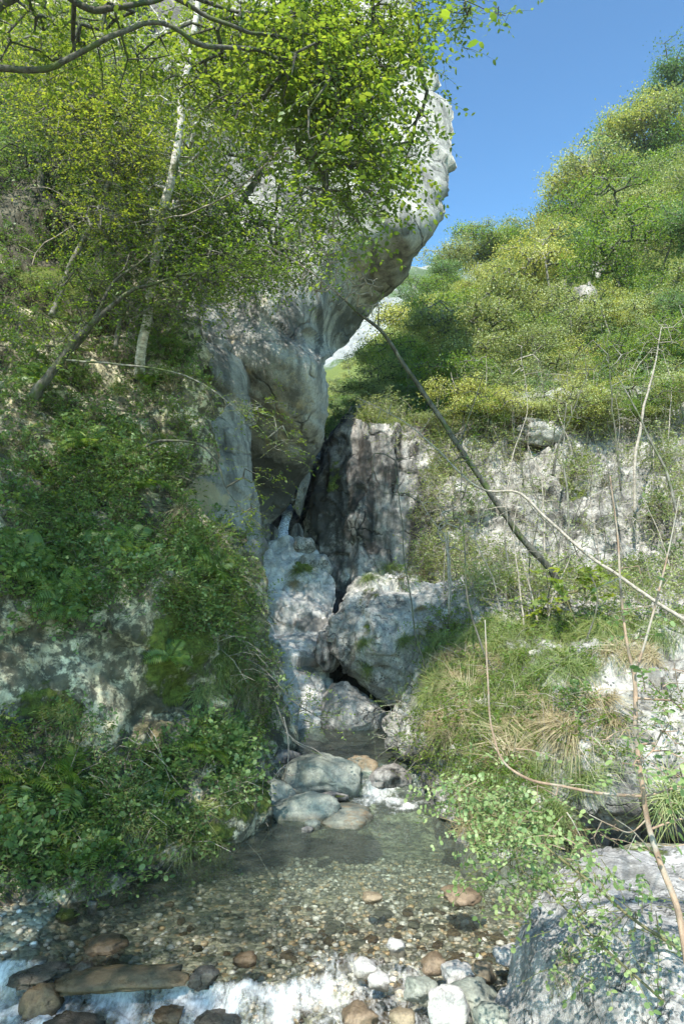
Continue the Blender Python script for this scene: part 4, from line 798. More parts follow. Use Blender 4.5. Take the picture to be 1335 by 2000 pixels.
for (k, px, py, s, lab) in [(3, 60, 590, 1.3, 'airy shrub on the dark ledge at the edge of the upper bank'), (3, 150, 630, 1.5, 'feathery green shrub below the leaning dark stems'), (3, 330, 660, 1.2, 'light green shrub at the foot of the birch trunk'),
                            (1, 330, 770, 1.6, 'big rounded fine leaved shrub beside the ochre buttress'), (1, 350, 840, 1.2, 'lower half of the fine leaved mass beside the ochre buttress'), (0, 180, 830, 1.4, 'broad leaved shrub with pale leaf tips in the middle of the bank'),
                            (0, 230, 930, 1.4, 'leafy shrub above the hart\'s-tongue fern'), (1, 120, 970, 1.3, 'dark dense shrub above the hanging fern fronds'), (0, 40, 880, 1.2, 'dark shrub at the bank edge over the pale hollow'),
                            (2, 90, 1110, 1.2, 'drooping shrub above the lichen covered rock'), (1, 405, 1060, 1.2, 'fine leaved bush on the lip beside the pale chute'), (3, 435, 1120, 1.2, 'wispy bush hanging over the top of the pale chute'),
                            (3, 430, 1210, 1.3, 'trailing bush halfway down the bank corner'), (2, 240, 1040, 1.3, 'bright broad leaved shrub over the mossy overhang'), (2, 300, 1120, 1.1, 'shrub hanging over the green moss curtain'),
                            (0, 30, 1470, 1.2, 'bramble mound at the bank edge below the lichen rock'), (0, 150, 1450, 1.2, 'bramble mound straight under the lichen rock'), (2, 430, 1460, 1.1, 'yellowish nettle clump on the shelf above the stream rocks'),
                            (2, 470, 1440, 0.9, 'small pale herb clump at the end of the shelf'), (2, 60, 1600, 1.1, 'big leaved herb clump near the water at the bank edge'), (2, 150, 1650, 1.1, 'yellow flowering herb clump near the gravel beach'),
                            (0, 230, 1560, 1.0, 'bramble clump beside the fresh grass tuft'), (2, 350, 1640, 0.9, 'broad leaved herb beside the pale stone on the bank'), (0, 20, 1690, 1.0, 'shady herbs where the bank meets the gravel beach'), (2, 250, 1690, 0.8, 'low herbs overhanging the waterline under the bank')]:
    shrub(k, px, py, s * 0.85, LB, lab, 'shrubs on the shaded bank')
RB = ['grassy_rock_bank', 'right_bank_cliff', 'leaning_white_block', 'wooded_hillside', 'dark_rock_pillar']
for (k, px, py, s, lab) in [(1, 840, 1080, 1.3, 'light green bush on top of the leaning white block'), (1, 780, 1130, 1.0, 'low bush on the left brow of the leaning block'), (3, 900, 1110, 1.5, 'loose bush behind the leaning white block'), (3, 1180, 950, 1.3, 'bush on the ledge in the middle of the white wall'),
                            (1, 1120, 930, 1.4, 'dark bush clinging to the white wall by the leaning trunk'), (3, 1010, 900, 1.5, 'loose bush hanging down the left of the white wall'), (0, 1300, 1000, 1.6, 'leafy bush at the right end of the white wall'), (0, 1310, 1110, 1.5, 'green bush below the pale fallen stem'),
                            (1, 1000, 1170, 1.3, 'bush between the leaning trunk foot and the white wall'), (3, 870, 1230, 1.2, 'yellowish bush at the grassy bank\'s upper corner'), (2, 1120, 1370, 0.9, 'leafy clump between two bare patches of the grassy bank'),
                            (2, 1080, 1420, 0.9, 'yellow-green clump under the bare grey patch'), (0, 940, 1520, 0.8, 'dark leafy clump low on the grassy bank'), (1, 880, 1440, 0.8, 'small dark shrub on the overhanging edge above the cascade'), (3, 780, 1380, 0.7, 'thin shrub dangling from the bank over the dark hollow')]:
    shrub(k, px, py, s * 0.85, RB, lab, 'shrubs on the sunny bank', d=10)
# many thin saplings and bare stems of the sunny bank
def thin_sapling(seed, leafy):
    r = rng(seed); c = curve([(0, 0, 0), (0.1 * r.normal(), 0.1 * r.normal(), 0.6), (0.25 * r.normal(), 0.2 * r.normal(), 1.3), (0.4 * r.normal(), 0.3 * r.normal(), 2.1)], 18, 0.04, seed)
    T = c[r.integers(6, 18, 26)] + r.normal(size=(26, 3)) * np.array([0.28, 0.28, 0.22]); a, b, ra, rb = grow(c[3:], T, 0.1, r, 0.0022, 0.05, 0.006)
    v, f = merge([tube_geo(c, np.linspace(0.012, 0.004, 18), 6), seg_geo(a, b, ra, rb, 3)]); D = r.normal(size=T.shape); D[:, 2] *= 0.4
    g, tw = spray_geo(T[:leafy], D[:leafy], 0.22, 8, 0.045, r, 'oval', 0.7); return make_mesh('stems', v, f, M['twig' if seed % 2 else 'bark_dark']), make_mesh('foliage', g[0], g[1], M['leaf_hill'])
SAP = [thin_sapling(700 + i, 8 + 5 * i) for i in range(4)]
Pn, Nn = scatter([(1000, 900, 130, 80, 9), (1180, 880, 150, 70, 9), (1000, 1130, 120, 50, 7), (1230, 1120, 110, 60, 8), (900, 1130, 50, 40, 4), (1300, 1000, 40, 90, 4), (1060, 1230, 180, 40, 7), (1100, 800, 200, 30, 8)], RB, 71, 11); r = rng(72)
for i, (p_, n_) in enumerate(zip(Pn, Nn)):
    k = i % 4; e = empty('thin_sapling', p_, ('pale' if (700 + k) % 2 else 'dark') + ' thin sapling before the sunlit wall, ' + ('on its upper half' if p_[2] > 3.2 else 'by its foot') + (' near the leaning trunk' if p_[0] / p_[1] < 0.26 else ' in the middle' if p_[0] / p_[1] < 0.40 else ' towards its end'), 'sapling', ('pale' if (700 + k) % 2 else 'dark') + ' saplings of the sunny bank')
    s = r.uniform(0.55, 1.1); e.scale = (s, s, s); e.rotation_euler = (r.uniform(-.15, .15), r.uniform(-.3, .15), r.uniform(0, 6.3)); link('stems', SAP[k][0], e); link('foliage', SAP[k][1], e)
for (k, px, py, s, lab) in [(1, 950, 870, 1.6, 'full green bush on the rim of the white wall, nearest the leaning trunk'), (1, 1040, 830, 1.7, 'full green bush on the rim of the wall under the slope trees'), (0, 1130, 840, 1.7, 'broad leaved bush on the middle of the wall rim'), (3, 1220, 830, 1.9, 'feathery bush on the wall rim before the slope'), (1, 1310, 850, 1.7, 'full bush at the end of the wall rim'),
                            (0, 920, 1000, 1.4, 'leafy bush hanging left of the white wall beside the pillar'), (1, 880, 930, 1.3, 'bush filling the corner between pillar and white wall'), (3, 970, 1100, 1.5, 'feathery bush at the wall foot beside the leaning trunk'), (1, 1100, 1120, 1.2, 'round bush at the wall foot under the fallen stem'), (0, 1240, 1130, 1.4, 'broad leaved bush at the wall foot near the reddish sapling'),
                            (1, 715, 822, 0.8, 'low bush on the left shoulder of the rock pillar top'), (3, 765, 812, 1.0, 'bush crowning the highest point of the rock pillar'), (1, 815, 830, 1.1, 'bush on the right half of the rock pillar top'), (0, 850, 870, 1.1, 'broad leaved bush where pillar and wall meet'),
                            (1, 1060, 960, 1.1, 'small bush rooted halfway up the white wall'), (3, 1150, 1040, 1.1, 'wispy bush low on the white wall')]:
    shrub(k, px, py, s * 0.85, RB, lab, 'shrubs on the sunny bank', d=12)
# hart's-tongue fern
h = hit(200, 1050, LB, 0, 0, 8); r = rng(33); n = 11
B = np.tile([0, 0, 0.0], (n, 1)); an = np.linspace(-0.2, 3.4, n); parts = []
for k in range(n):
    c = curve([(0, 0, 0), (0.10 * math.cos(an[k]), -0.08 - 0.05 * math.sin(an[k]), 0.05), (0.20 * math.cos(an[k]), -0.16, -0.06 - 0.05 * r.random()), (0.24 * math.cos(an[k]), -0.18, -0.22)], 9); w = 0.022 * np.sin(np.linspace(0.35, 3.05, 9)) + 0.003
    t = unit(np.gradient(c, axis=0)); sd = unit(np.cross(t, [0, -1, 0.4])); v = np.concatenate([c - sd * w[:, None], c + sd * w[:, None]]); I = np.arange(9)
    parts.append((v, [np.stack([I[:-1], I[1:], I[1:] + 9, I[:-1] + 9], -1)]))
e = empty('fern', h[0], 'clump of strap-like fern fronds hanging in the middle of the shaded bank', 'fern')
for k in range(n): link('frond', make_mesh('frond', parts[k][0] * 1.3, parts[k][1], M['leaf_mid'], True), e)
h = hit(40, 1050, LB, 0, 0, 8)
e2 = copy_tree(e); e2.location = h[0]; e2.rotation_euler = (0, 0, 0.3); e2['label'] = 'strap-like fern fronds at the edge of the shaded bank'

# feathery ferns and tufts that break up the bank
def frond_parts(L, r):
    c = curve([(0, 0, 0), (0.45 * L, 0, 0.30 * L), (0.85 * L, 0, 0.22 * L), (1.1 * L, 0, -0.12 * L)], 22); n = 18; B = np.repeat(c[2:2 + n], 2, 0); t = unit(np.gradient(c, axis=0))[2:2 + n]; sd = np.where(np.arange(2 * n) % 2, 1.0, -1.0)[:, None]
    D = np.repeat(t, 2, 0) * 0.35 + sd * np.array([[0, 1.0, -0.15]]); w = 0.30 * L * np.sin(np.linspace(0.5, 3.0, n)).repeat(2) + 0.01
    g = leaf_geo(B, D, np.tile([0, 0, 1.0], (2 * n, 1)) + r.normal(size=(2 * n, 3)) * 0.15, w, w * 0.28, 'kite'); return merge([g, seg_geo(c[:-1], c[1:], 0.0025, 0.002)])
FR = [make_mesh('frond', *frond_parts(0.42, rng(810 + i)), M['leaf_mid']) for i in range(3)]
r = rng(820)
for i, (px, py, s, lab) in enumerate([(250, 1080, 1.0, 'feathery fern over the top of the green moss curtain'), (330, 1290, 0.7, 'small pale fern growing out of the moss curtain'), (120, 1180, 0.9, 'feathery fern hanging over the pale lichen covered ledge'), (60, 1120, 0.9, 'feathery fern at the bank edge above the lichen covered ledge'),
                                      (180, 880, 1.1, 'large feathery fern in the middle of the shaded bank'), (80, 760, 1.1, 'feathery fern beside the leaning dark stems'), (280, 960, 1.0, 'feathery fern left of the ochre buttress'), (400, 1120, 1.0, 'fern drooping at the bank corner beside the pale chute'),
                                      (400, 1480, 0.8, 'fern on the shelf beside the nettle clump'), (120, 1540, 1.0, 'fern spreading in the brambles of the lower bank'), (300, 1600, 0.9, 'fern right of the fresh grass tufts on the lower bank'), (180, 1690, 0.8, 'fern hanging low over the waterline near the gravel beach'),
                                      (300, 760, 1.0, 'fern at the foot of the rounded fine leaved shrub'), (30, 1550, 1.0, 'fern in the herbs at the lower bank\'s edge')]):
    h = hit(px, py, LB, 0, 0, 8)
    if not h: continue
    e = empty('fern', h[0] + h[1] * 0.04, lab, 'fern', 'feathery ferns of the shaded bank'); q = (h[1] * 0.9 + Vector((0, 0, 0.7))).normalized(); e.rotation_euler = q.to_track_quat('Z', 'Y').to_euler(); e.scale = (s, s, s)
    for k in range(8):
        f_ = link('frond', FR[k % 3], e); f_.rotation_euler = (r.normal() * 0.15, r.uniform(-0.5, 0.1), k * 0.785 + r.normal() * 0.2); k_ = r.uniform(0.7, 1.1); f_.scale = (k_,) * 3
# ------------------------------------------------------------------ grass
def tuft_mesh(seed, mat, n=150, L=0.30, w=0.0028, spread=0.6, fall=0.9):
    r = rng(seed); b = r.normal(size=(n, 3)) * np.array([0.035, 0.035, 0.008]); d = r.normal(size=(n, 3)) * spread; d[:, 2] = np.abs(d[:, 2]) * 0.4 + 0.75; d = unit(d); ln = L * r.uniform(0.5, 1.2, n)
    out2 = d.copy(); out2[:, 2] = 0; sd = unit(np.cross(d, [0, 0, 1.0])); V = []
    for k, t in enumerate((0, 0.35, 0.7, 1.0)):
        p = b + d * (t * ln)[:, None] + out2 * (0.5 * t * t * ln)[:, None]; p[:, 2] -= fall * t ** 2.2 * ln; ww = w * (1 - t * 0.85)
        V += [p - sd * ww, p + sd * ww]
    V = np.stack(V, 1); o = (np.arange(n) * 8)[:, None, None]; f = np.array([[0, 1, 3, 2], [2, 3, 5, 4], [4, 5, 7, 6]])
    return make_mesh('grass_tuft', V.reshape(-1, 3), (f[None] + o).reshape(-1, 4), M[mat])
TUFT = {'green': [tuft_mesh(600 + i, 'grass', 190, 0.27, fall=0.85, spread=0.75) for i in range(3)], 'dry': [tuft_mesh(610 + i, 'straw', 150, 0.30, fall=1.2, spread=0.6) for i in range(2)]}
def add_tufts(regions, masses, seed, s, kind, label, group, d=8, name='grass_tuft', up=0.5):
    Pn, Nn = scatter(regions, masses, seed, d, 0.3, 0.15); r = rng(seed + 1)
    for p, n in zip(Pn, Nn):
        q_ = Vector(p) - Vector(CAM); sx_ = q_.x / q_.y; lb = label + (', near its overhanging edge' if sx_ < 0.16 else ', in its middle' if sx_ < 0.30 else ', towards the white rock') + (' on top' if p[2] > 1.9 else ' halfway down' if p[2] > 1.0 else ' low down')
        o = link(name, TUFT[kind][r.integers(len(TUFT[kind]))], None, lb, 'grass', group); o.location = p
        q = Vector(n) * 0.8 + Vector((0, 0, up)); o.rotation_euler = (q.normalized().to_track_quat('Z', 'Y') @ Matrix.Rotation(r.uniform(0, 6.3), 3, 'Z').to_quaternion()).to_euler()
        k = s * r.uniform(0.6, 1.25); o.scale = (k, k, k)
G = ['grassy_rock_bank']
add_tufts([(900, 1280, 80, 70, 16), (1000, 1260, 120, 40, 18), (930, 1360, 110, 60, 15), (1060, 1330, 80, 40, 8), (960, 1450, 100, 50, 11), (1100, 1300, 60, 30, 8), (1000, 1540, 90, 50, 16), (850, 1350, 30, 50, 10), (1060, 1600, 50, 40, 6), (1200, 1230, 120, 30, 18)], G, 41, 1.1, 'green',
          'drooping green grass tuft on the bank rock', 'green grass tufts on the bank rock')
add_tufts([(900, 1310, 70, 50, 14), (1090, 1430, 40, 40, 8), (1000, 1480, 90, 60, 16), (880, 1420, 50, 40, 10), (1140, 1400, 60, 40, 7), (1040, 1400, 50, 40, 7), (960, 1620, 50, 30, 5), (1230, 1280, 60, 20, 5)], G, 43, 1.15, 'dry',
          'straw coloured grass tuft on the bank rock', 'dry grass tufts on the bank rock', up=0.2)
for (px, py, s, kd, lab) in [(1100, 1610, 1.5, 'dry', 'dry grass tuft hanging under the bare white patch low on the bank'), (1140, 1520, 1.3, 'green', 'grass tuft between the white patches of the bank'), (1310, 1560, 1.7, 'green', 'large fresh grass tuft on the white rock by the sapling'),
                             (1190, 1370, 1.2, 'dry', 'dry grass tuft beside the vertical white patch'), (710, 1255, 1.0, 'green', 'grass tuft in a crack of the leaning white block'), (715, 1305, 0.9, 'green', 'lower grass tuft on the leaning white block'), (790, 1250, 1.0, 'green', 'grass tuft on the shaded side of the leaning block'),
                             (820, 1190, 0.9, 'dry', 'small hanging tuft high on the leaning block'), (585, 1115, 1.5, 'green', 'grass clump on the ledge at the head of the pale chute'), (575, 1140, 1.1, 'dry', 'dry tuft below the grass clump at the chute head'), (270, 1590, 1.3, 'green', 'fresh bright grass tuft in the middle of the lower bank'),
                             (245, 1610, 1.2, 'green', 'fresh grass tuft left of the bright one on the lower bank'), (310, 1720, 1.0, 'green', 'grass tuft dipping to the waterline under the bank'), (470, 1300, 1.3, 'dry', 'brown grass curtain at the corner of the shaded bank'), (440, 1290, 1.0, 'green', 'green tuft above the moss at the bank corner'),
                             (500, 1330, 1.3, 'dry', 'hanging brown grass over the bank corner'), (760, 1110, 1.5, 'green', 'long grass on the brow of the leaning block'), (830, 1120, 1.5, 'dry', 'tawny grass on top of the leaning block'), (720, 1130, 1.2, 'green', 'grass on the left brow of the leaning block'), (390, 1350, 1.1, 'green', 'grass tuft under the moss curtain'), (180, 1130, 1.4, 'green', 'long grass hanging over the left of the lichen ledge'), (60, 1000, 1.4, 'green', 'grass hanging at the bank edge below the dark shrub'), (350, 1000, 1.3, 'dry', 'dry grass on the ochre ledge'), (420, 1420, 1.0, 'green', 'grass at the end of the shelf below the moss'), (130, 1400, 1.2, 'green', 'grass tuft growing under the lichen ledge'), (380, 1580, 1.2, 'green', 'grass tuft over the pale stone of the lower bank'), (230, 760, 1.3, 'green', 'grass tuft among the upper shrubs of the bank'), (460, 1560, 0.9, 'green', 'grass tuft beside the wedged small boulder')]:
    h = hit(px, py, LB + RB + ['pale_rock_chute'], 0, 0, 9)
    if h:
        o = link('grass_tuft', TUFT[kd][0], None, lab, 'grass'); o.location = h[0]; o.scale = (s,) * 3; o.rotation_euler = ((h[1] * 0.8 + Vector((0, 0, 0.5))).normalized().to_track_quat('Z', 'Y')).to_euler()
Pn, Nn = scatter([(900, 1440, 110, 70, 340), (950, 1530, 90, 60, 260), (950, 1340, 120, 60, 240), (1080, 1400, 90, 60, 150), (1010, 1600, 90, 50, 110), (850, 1260, 40, 50, 70), (1000, 1220, 160, 30, 200), (1120, 1290, 60, 40, 60), (1250, 1210, 120, 25, 120), (1200, 1460, 40, 60, 50), (1300, 1400, 40, 60, 40)], G, 47, 8, 0.3, 0.2)
g, tw = plants_geo(Pn, Nn, 48, 0.22, 8, 0.042, 'oval', rep=2, jit=0.05)
e = tag(link('bank_leafage', make_mesh('bank_leafage', g[0], g[1], M['leaf_mid'])), 'small leafy plants growing through the grass of the sunny bank rock', 'undergrowth', kind='stuff')
link('stems', make_mesh('stems', tw[0], tw[1], M['stem']), e, kind='stuff')
# fine trailing grass on the block and the bank as one cover
Pn, Nn = scatter([(940, 1330, 150, 110, 380), (1000, 1480, 130, 80, 220), (1090, 1260, 150, 50, 260), (1000, 1600, 90, 40, 160), (1250, 1240, 130, 30, 240), (470, 1250, 50, 90, 260), (430, 1120, 80, 60, 200), (450, 1330, 60, 40, 120), (400, 1680, 80, 30, 90), (1160, 1480, 60, 60, 60)], G + LB, 45, 8, 0.4, 0.2)
r = rng(46); rep = 9; n = len(Pn) * rep; b = np.repeat(Pn, rep, 0) + r.normal(size=(n, 3)) * 0.05; nn_ = np.repeat(Nn, rep, 0); d = unit(nn_ * 0.8 + np.array([0, 0, 0.5]) + r.normal(size=(n, 3)) * 0.6); ln = r.uniform(0.06, 0.24, n); sd = unit(np.cross(d, [0.1, 0.05, 1.0])); V = []
for t in (0, 0.4, 1.0):
    p = b + d * (t * ln)[:, None]; p[:, 2] -= 0.8 * t ** 2 * ln; ww = 0.0026 * (1 - 0.8 * t); V += [p - sd * ww, p + sd * ww]
V = np.stack(V, 1); o_ = (np.arange(n) * 6)[:, None, None]; f = (np.array([[0, 1, 3, 2], [2, 3, 5, 4]])[None] + o_).reshape(-1, 4)
link('trailing_grass', make_mesh('trailing_grass', V.reshape(-1, 3), f, M['grass']), label='fine trailing grass draped over the rocky stream banks', cat='grass', kind='stuff')
# ------------------------------------------------------------------ trees over the left bank
tree('birch_tree', 'tallest pale barked tree, mottled white trunk rising straight from the bank', 'tree',
     [[(272, 740, 10.2, .085), (275, 690, 10.0, .075), (290, 590, 9.8, .07), (308, 480, 9.4, .066), (324, 380, 9.1, .062), (345, 280, 8.9, .057), (362, 160, 8.8, .05), (378, 70, 8.8, .042), (392, -40, 8.8, .036)]],
     [(380, 120, 190, 130, 9.8, 1.3, 170), (330, 300, 150, 120, 10.0, 1.2, 120), (250, 60, 200, 110, 9.8, 1.2, 110), (520, 30, 180, 110, 9.8, 1.3, 190), (420, 200, 200, 100, 9.6, 1.2, 190), (330, 400, 130, 90, 10, 1, 120)], 'bark_birch', 'leaf_bright', 0.075, 9, seed=201)
tree('hornbeam_tree', 'slender pale tree leaning right from the bank in front of the ochre rock', 'tree',
     [[(335, 700, 11.2, .07), (350, 620, 11.2, .062), (400, 510, 11.1, .055), (450, 430, 11, .052), (500, 350, 11, .055), (530, 285, 10.9, .045), (552, 210, 10.8, .04), (570, 120, 10.6, .03)], [(520, 300, 11, .03), (500, 240, 11, .022), (540, 190, 10.8, .015)]],
     [(480, 460, 140, 80, 10.6, 1.0, 240), (560, 510, 130, 60, 10.2, 1.0, 170), (610, 430, 100, 80, 10.2, 1.0, 170), (560, 250, 140, 120, 10.5, 1.2, 260), (430, 300, 130, 110, 10.8, 1.0, 230), (640, 330, 90, 100, 10.5, 1, 120), (420, 440, 110, 70, 10.6, .9, 120)], 'bark_grey', 'leaf_mid', 0.07, 9, seed=202)
tree('hornbeam_tree', 'thin tree leaning right with a fork at mid height, left of the birch', 'tree',
     [[(100, 620, 9.4, .05), (112, 590, 9.4, .045), (150, 495, 9.4, .042), (190, 420, 9.3, .04), (215, 345, 9.3, .036), (235, 300, 9.2, .028), (262, 220, 9.1, .02)], [(212, 350, 9.3, .025), (245, 330, 9.3, .018), (290, 300, 9.2, .01)]],
     [(170, 230, 130, 60, 9.1, 0.9, 180), (240, 290, 90, 70, 9.3, 0.9, 160), (200, 170, 120, 60, 9.2, .9, 120), (110, 180, 130, 80, 9.1, 0.9, 160), (230, 430, 110, 50, 9.0, 0.8, 110), (60, 80, 130, 90, 9.3, .9, 150), (200, 330, 120, 60, 9.1, .8, 90)], 'bark_grey', 'leaf_bright', 0.062, 10, seed=203)
tree('hornbeam_tree', 'slim straight stem between the forked tree and the birch', 'tree',
     [[(228, 680, 10.1, .035), (240, 600, 10.1, .032), (248, 500, 10, .03), (252, 420, 10, .028), (240, 340, 9.9, .022), (232, 250, 9.8, .018)]],
     [(320, 480, 160, 60, 9.8, 0.8, 230), (260, 530, 130, 50, 9.7, 0.7, 130), (430, 520, 140, 50, 9.8, 0.8, 210), (380, 400, 110, 60, 9.9, 0.7, 160), (300, 600, 110, 40, 9.8, .6, 70)], 'bark_grey', 'leaf_mid', 0.06, 10, seed=204)
tree('leaning_tree', 'dark stemmed tree leaning far right low over the shrubs of the bank', 'tree',
     [[(60, 780, 8.6, .07), (105, 720, 8.6, .055), (150, 665, 8.6, .045), (205, 612, 8.6, .035), (250, 575, 8.6, .026), (330, 545, 8.5, .016)], [(75, 775, 8.7, .05), (120, 700, 8.7, .035), (175, 640, 8.7, .028), (230, 550, 8.7, .02), (290, 500, 8.7, .012)]],
     [(150, 560, 110, 50, 8.6, 0.7, 50), (380, 560, 110, 40, 8.5, 0.6, 80), (440, 520, 100, 40, 8.5, 0.6, 70), (100, 640, 90, 40, 8.6, 0.6, 50)], 'bark_dark', 'leaf_mid', 0.055, 10, seed=205)
tree('shaded_tree', 'dark leafy tree behind the birch, filling the shade of the upper bank', 'tree',
     [[(90, 420, 11.6, .07), (80, 300, 11.7, .06), (95, 180, 11.7, .05), (110, 40, 11.7, .035)]], [(90, 100, 170, 140, 11.6, 1.1, 330), (60, 270, 140, 80, 11.3, 1, 230), (250, 180, 110, 130, 12, 1, 220), (330, 330, 90, 120, 12.4, 1, 200), (180, 380, 90, 60, 11.8, .8, 110)], 'bark_dark', 'leaf_under', 0.075, 11, seed=208)
# near boughs that reach in over the stream from trees standing on the bank
tree('overhanging_tree', 'big tree reaching in overhead, its long dark bough curving across the treetops', 'tree',
     [[(-760, 1150, 4.6, .16), (-700, 600, 4.9, .14), (-520, 330, 5.2, .10), (-250, 190, 5.5, .065), (0, 130, 5.0, .026), (85, 128, 5.0, .024), (150, 100, 5.0, .022), (230, 65, 5.0, .020), (310, 42, 5.1, .018), (345, 50, 5.1, .017), (385, 75, 5.2, .021), (450, 85, 5.4, .018), (520, 102, 5.7, .014), (580, 150, 6.3, .013), (640, 210, 6.4, .008)],
      [(-250, 190, 5.5, .05), (-50, 40, 5.6, .04), (100, -25, 5.8, .035), (200, 22, 5.9, .03), (235, 12, 5.9, .027), (300, -10, 6, .022), (400, -60, 6, .015)],
      [(100, -25, 5.2, .03), (280, -30, 5.2, .026), (345, -5, 5.2, .021), (400, 25, 5.3, .018), (470, 55, 5.4, .016), (515, 65, 5.6, .013), (600, 105, 6.4, .011), (700, 180, 6.5, .008)],
      [(280, -40, 6, .02), (430, 5, 6.2, .018), (480, 22, 6.2, .016), (560, 25, 6.3, .012), (660, 60, 6.4, .008)],
      [(-520, 330, 5.2, .07), (-420, -100, 5.0, .06), (-200, -420, 5.4, .04), (50, -600, 5.8, .03)]],
     [(610, 110, 140, 110, 6.3, 0.9, 260), (660, 230, 110, 110, 6.3, 0.8, 210), (560, 60, 150, 80, 6.3, 0.8, 130), (715, 330, 50, 70, 6.2, 0.5, 60), (740, 60, 70, 80, 6.4, 0.7, 90), (480, 220, 130, 90, 6.4, 0.8, 60), (440, 130, 150, 90, 6.9, 0.6, 80), (280, 110, 200, 90, 6.9, 0.7, 60), (80, 60, 180, 110, 6.9, 0.8, 90), (620, 400, 70, 50, 6.2, 0.5, 22), (690, 430, 40, 40, 6.2, 0.4, 12),
      (80, -250, 500, 230, 5.6, 1.3, 300), (600, -200, 250, 140, 6.2, 1.0, 180)],
     'bark_dark', 'leaf_bright', 0.082, 11, L=0.45, seed=206, step=0.3, maxr=0.02)
tree('overhanging_tree', 'dark leaved twigs dangling in front of the sky and the white nose of the cliff', 'tree',
     [[(420, -700, 6.5, .05), (640, -300, 6.7, .035), (760, -90, 6.8, .02), (800, 0, 6.8, .012), (820, 60, 6.8, .008)], [(760, -90, 6.8, .015), (860, -20, 6.8, .01), (920, 10, 6.8, .006), (985, 30, 6.8, .004)]],
     [(850, 30, 70, 40, 6.8, 0.3, 30), (940, 20, 50, 25, 6.8, 0.2, 12), (800, 120, 40, 50, 6.7, 0.3, 16), (790, 310, 40, 80, 6.6, 0.3, 22), (820, 210, 30, 50, 6.6, 0.3, 10)], 'bark_dark', 'leaf_under', 0.075, 8, L=0.34, seed=207, step=0.25)
# trees of the same bank that stand beside the camera, out over its left
def big_tree(seed, base, top, cr, nt, label):
    r = rng(seed); z = np.linspace(0, 1, 14)[:, None]; tr_ = np.array(base) + (np.array(top) - np.array(base)) * z + 0.25 * np.stack([fbm(z * 3 + np.array([[0, k * 9, 0]]), 1, 2, seed) for k in range(3)], -1) * z
    root = np.array(base, float); T = np.array(top) + unit(r.normal(size=(nt, 3))) * (r.random((nt, 1)) ** 0.4) * np.array(cr)
    e = empty('hornbeam_tree', root, label, 'tree'); a, b, ra, rb = grow(tr_[5:], T, 0.45, r, 0.006, 0.06, 0.07)
    v, f = tube_geo(tr_, np.linspace(0.2, 0.08, 14), 10); link('trunk', make_mesh('trunk', v - root, f, M['bark_grey'], True), e)
    v, f = seg_geo(a, b, ra, rb, 4); link('branches', make_mesh('branches', v - root, f, M['bark_grey'], True), e, kind='stuff')
    D = r.normal(size=(nt * 2, 3)); D[:, 2] *= 0.4; g, tw = spray_geo(np.repeat(T, 2, 0) + r.normal(size=(nt * 2, 3)) * 0.15, D, 0.55, 9, 0.12, r, 'kite', 0.75)
    link('crown', make_mesh('crown', g[0] - root, g[1], M['leaf_mid']), e)
big_tree(221, (-7.2, 2.6, -0.5), (-6.2, 3.4, 8.8), (2.7, 3.0, 1.6), 620, 'leafy tree beside the stream that shades the near bank')
big_tree(222, (-8.2, 6.0, 1.5), (-7.2, 6.0, 10.2), (2.8, 2.4, 1.6), 560, 'leafy tree on the bank that shades the lichen covered rock')
big_tree(223, (-5.4, -0.9, -0.5), (-4.1, -0.6, 7.9), (1.9, 2.1, 1.2), 520, 'leafy tree behind the viewer that shades the shallow water')

big_tree(225, (-6.3, 1.6, -0.5), (-3.9, 3.0, 8.3), (2.3, 2.3, 1.1), 620, 'leafy tree leaning over the stream above the view, shading the lower bank')
big_tree(224, (-11.0, 8.5, 4.0), (-9.8, 8.6, 13.6), (2.8, 2.8, 2.0), 560, 'leafy tree higher on the bank that shades its upper slope')
e = empty('overhanging_bough', P(2050, -700, 2.4), 'leafy bough overhead whose leaves dapple the pale boulder', 'branch')
r = rng(66); T = np.array([0.40, 1.0, 4.75]) + r.normal(size=(36, 3)) * np.array([0.75, 0.55, 0.25]); root = np.array([3.4, 0.4, 4.2]); bl = curve([tuple(root), (2.2, 0.8, 4.5), (1.0, 1.1, 4.7), (-0.5, 1.2, 4.9)], 16)
e.location = root; v, f = tube_geo(bl, np.linspace(0.05, 0.012, 16), 8); link('bough', make_mesh('bough', v - root, f, M['bark_grey'], True), e)
a, b, ra, rb = grow(bl[4:], T, 0.15, r, 0.003, 0.05, 0.02); v, f = seg_geo(a, b, ra, rb, 4); link('branches', make_mesh('branches', v - root, f, M['bark_grey'], True), e, kind='stuff')
D = r.normal(size=(36, 3)); D[:, 2] *= 0.3; g, tw = spray_geo(T, D, 0.28, 9, 0.05, r, 'oval', 0.7, True, 0.6); link('crown', make_mesh('crown', g[0] - root, g[1], M['leaf_mid']), e)
# single sprigs in front of the rocks
tree('hanging_branch', 'long thin branch drooping across the bank, yellow leaves at its tip', 'branch', [[(130, 705, 8.3, .014), (230, 713, 8.3, .013), (320, 722, 8.3, .011), (400, 752, 8.3, .009), (450, 790, 8.3, .007), (500, 830, 8.2, .005)]],
     [(500, 800, 70, 25, 8.2, .35, 26), (550, 860, 40, 40, 8.2, .3, 14)], 'bark_grey', 'leaf_bright', 0.05, 10, L=0.3, seed=231, wob=0.02)
tree('hanging_branch', 'dark arching branch with a bare grey end before the ochre buttress', 'branch', [[(255, 900, 8.9, .022), (290, 868, 8.9, .02), (340, 860, 8.9, .018), (395, 872, 8.9, .014), (425, 905, 8.9, .011), (440, 950, 8.9, .008), (480, 1000, 8.8, .006), (515, 1030, 8.8, .004)]],
     [(500, 930, 40, 25, 8.8, .2, 12), (500, 1010, 35, 30, 8.8, .2, 14)], 'bark_dark', 'leaf_bright', 0.06, 8, L=0.25, seed=232, wob=0.02)
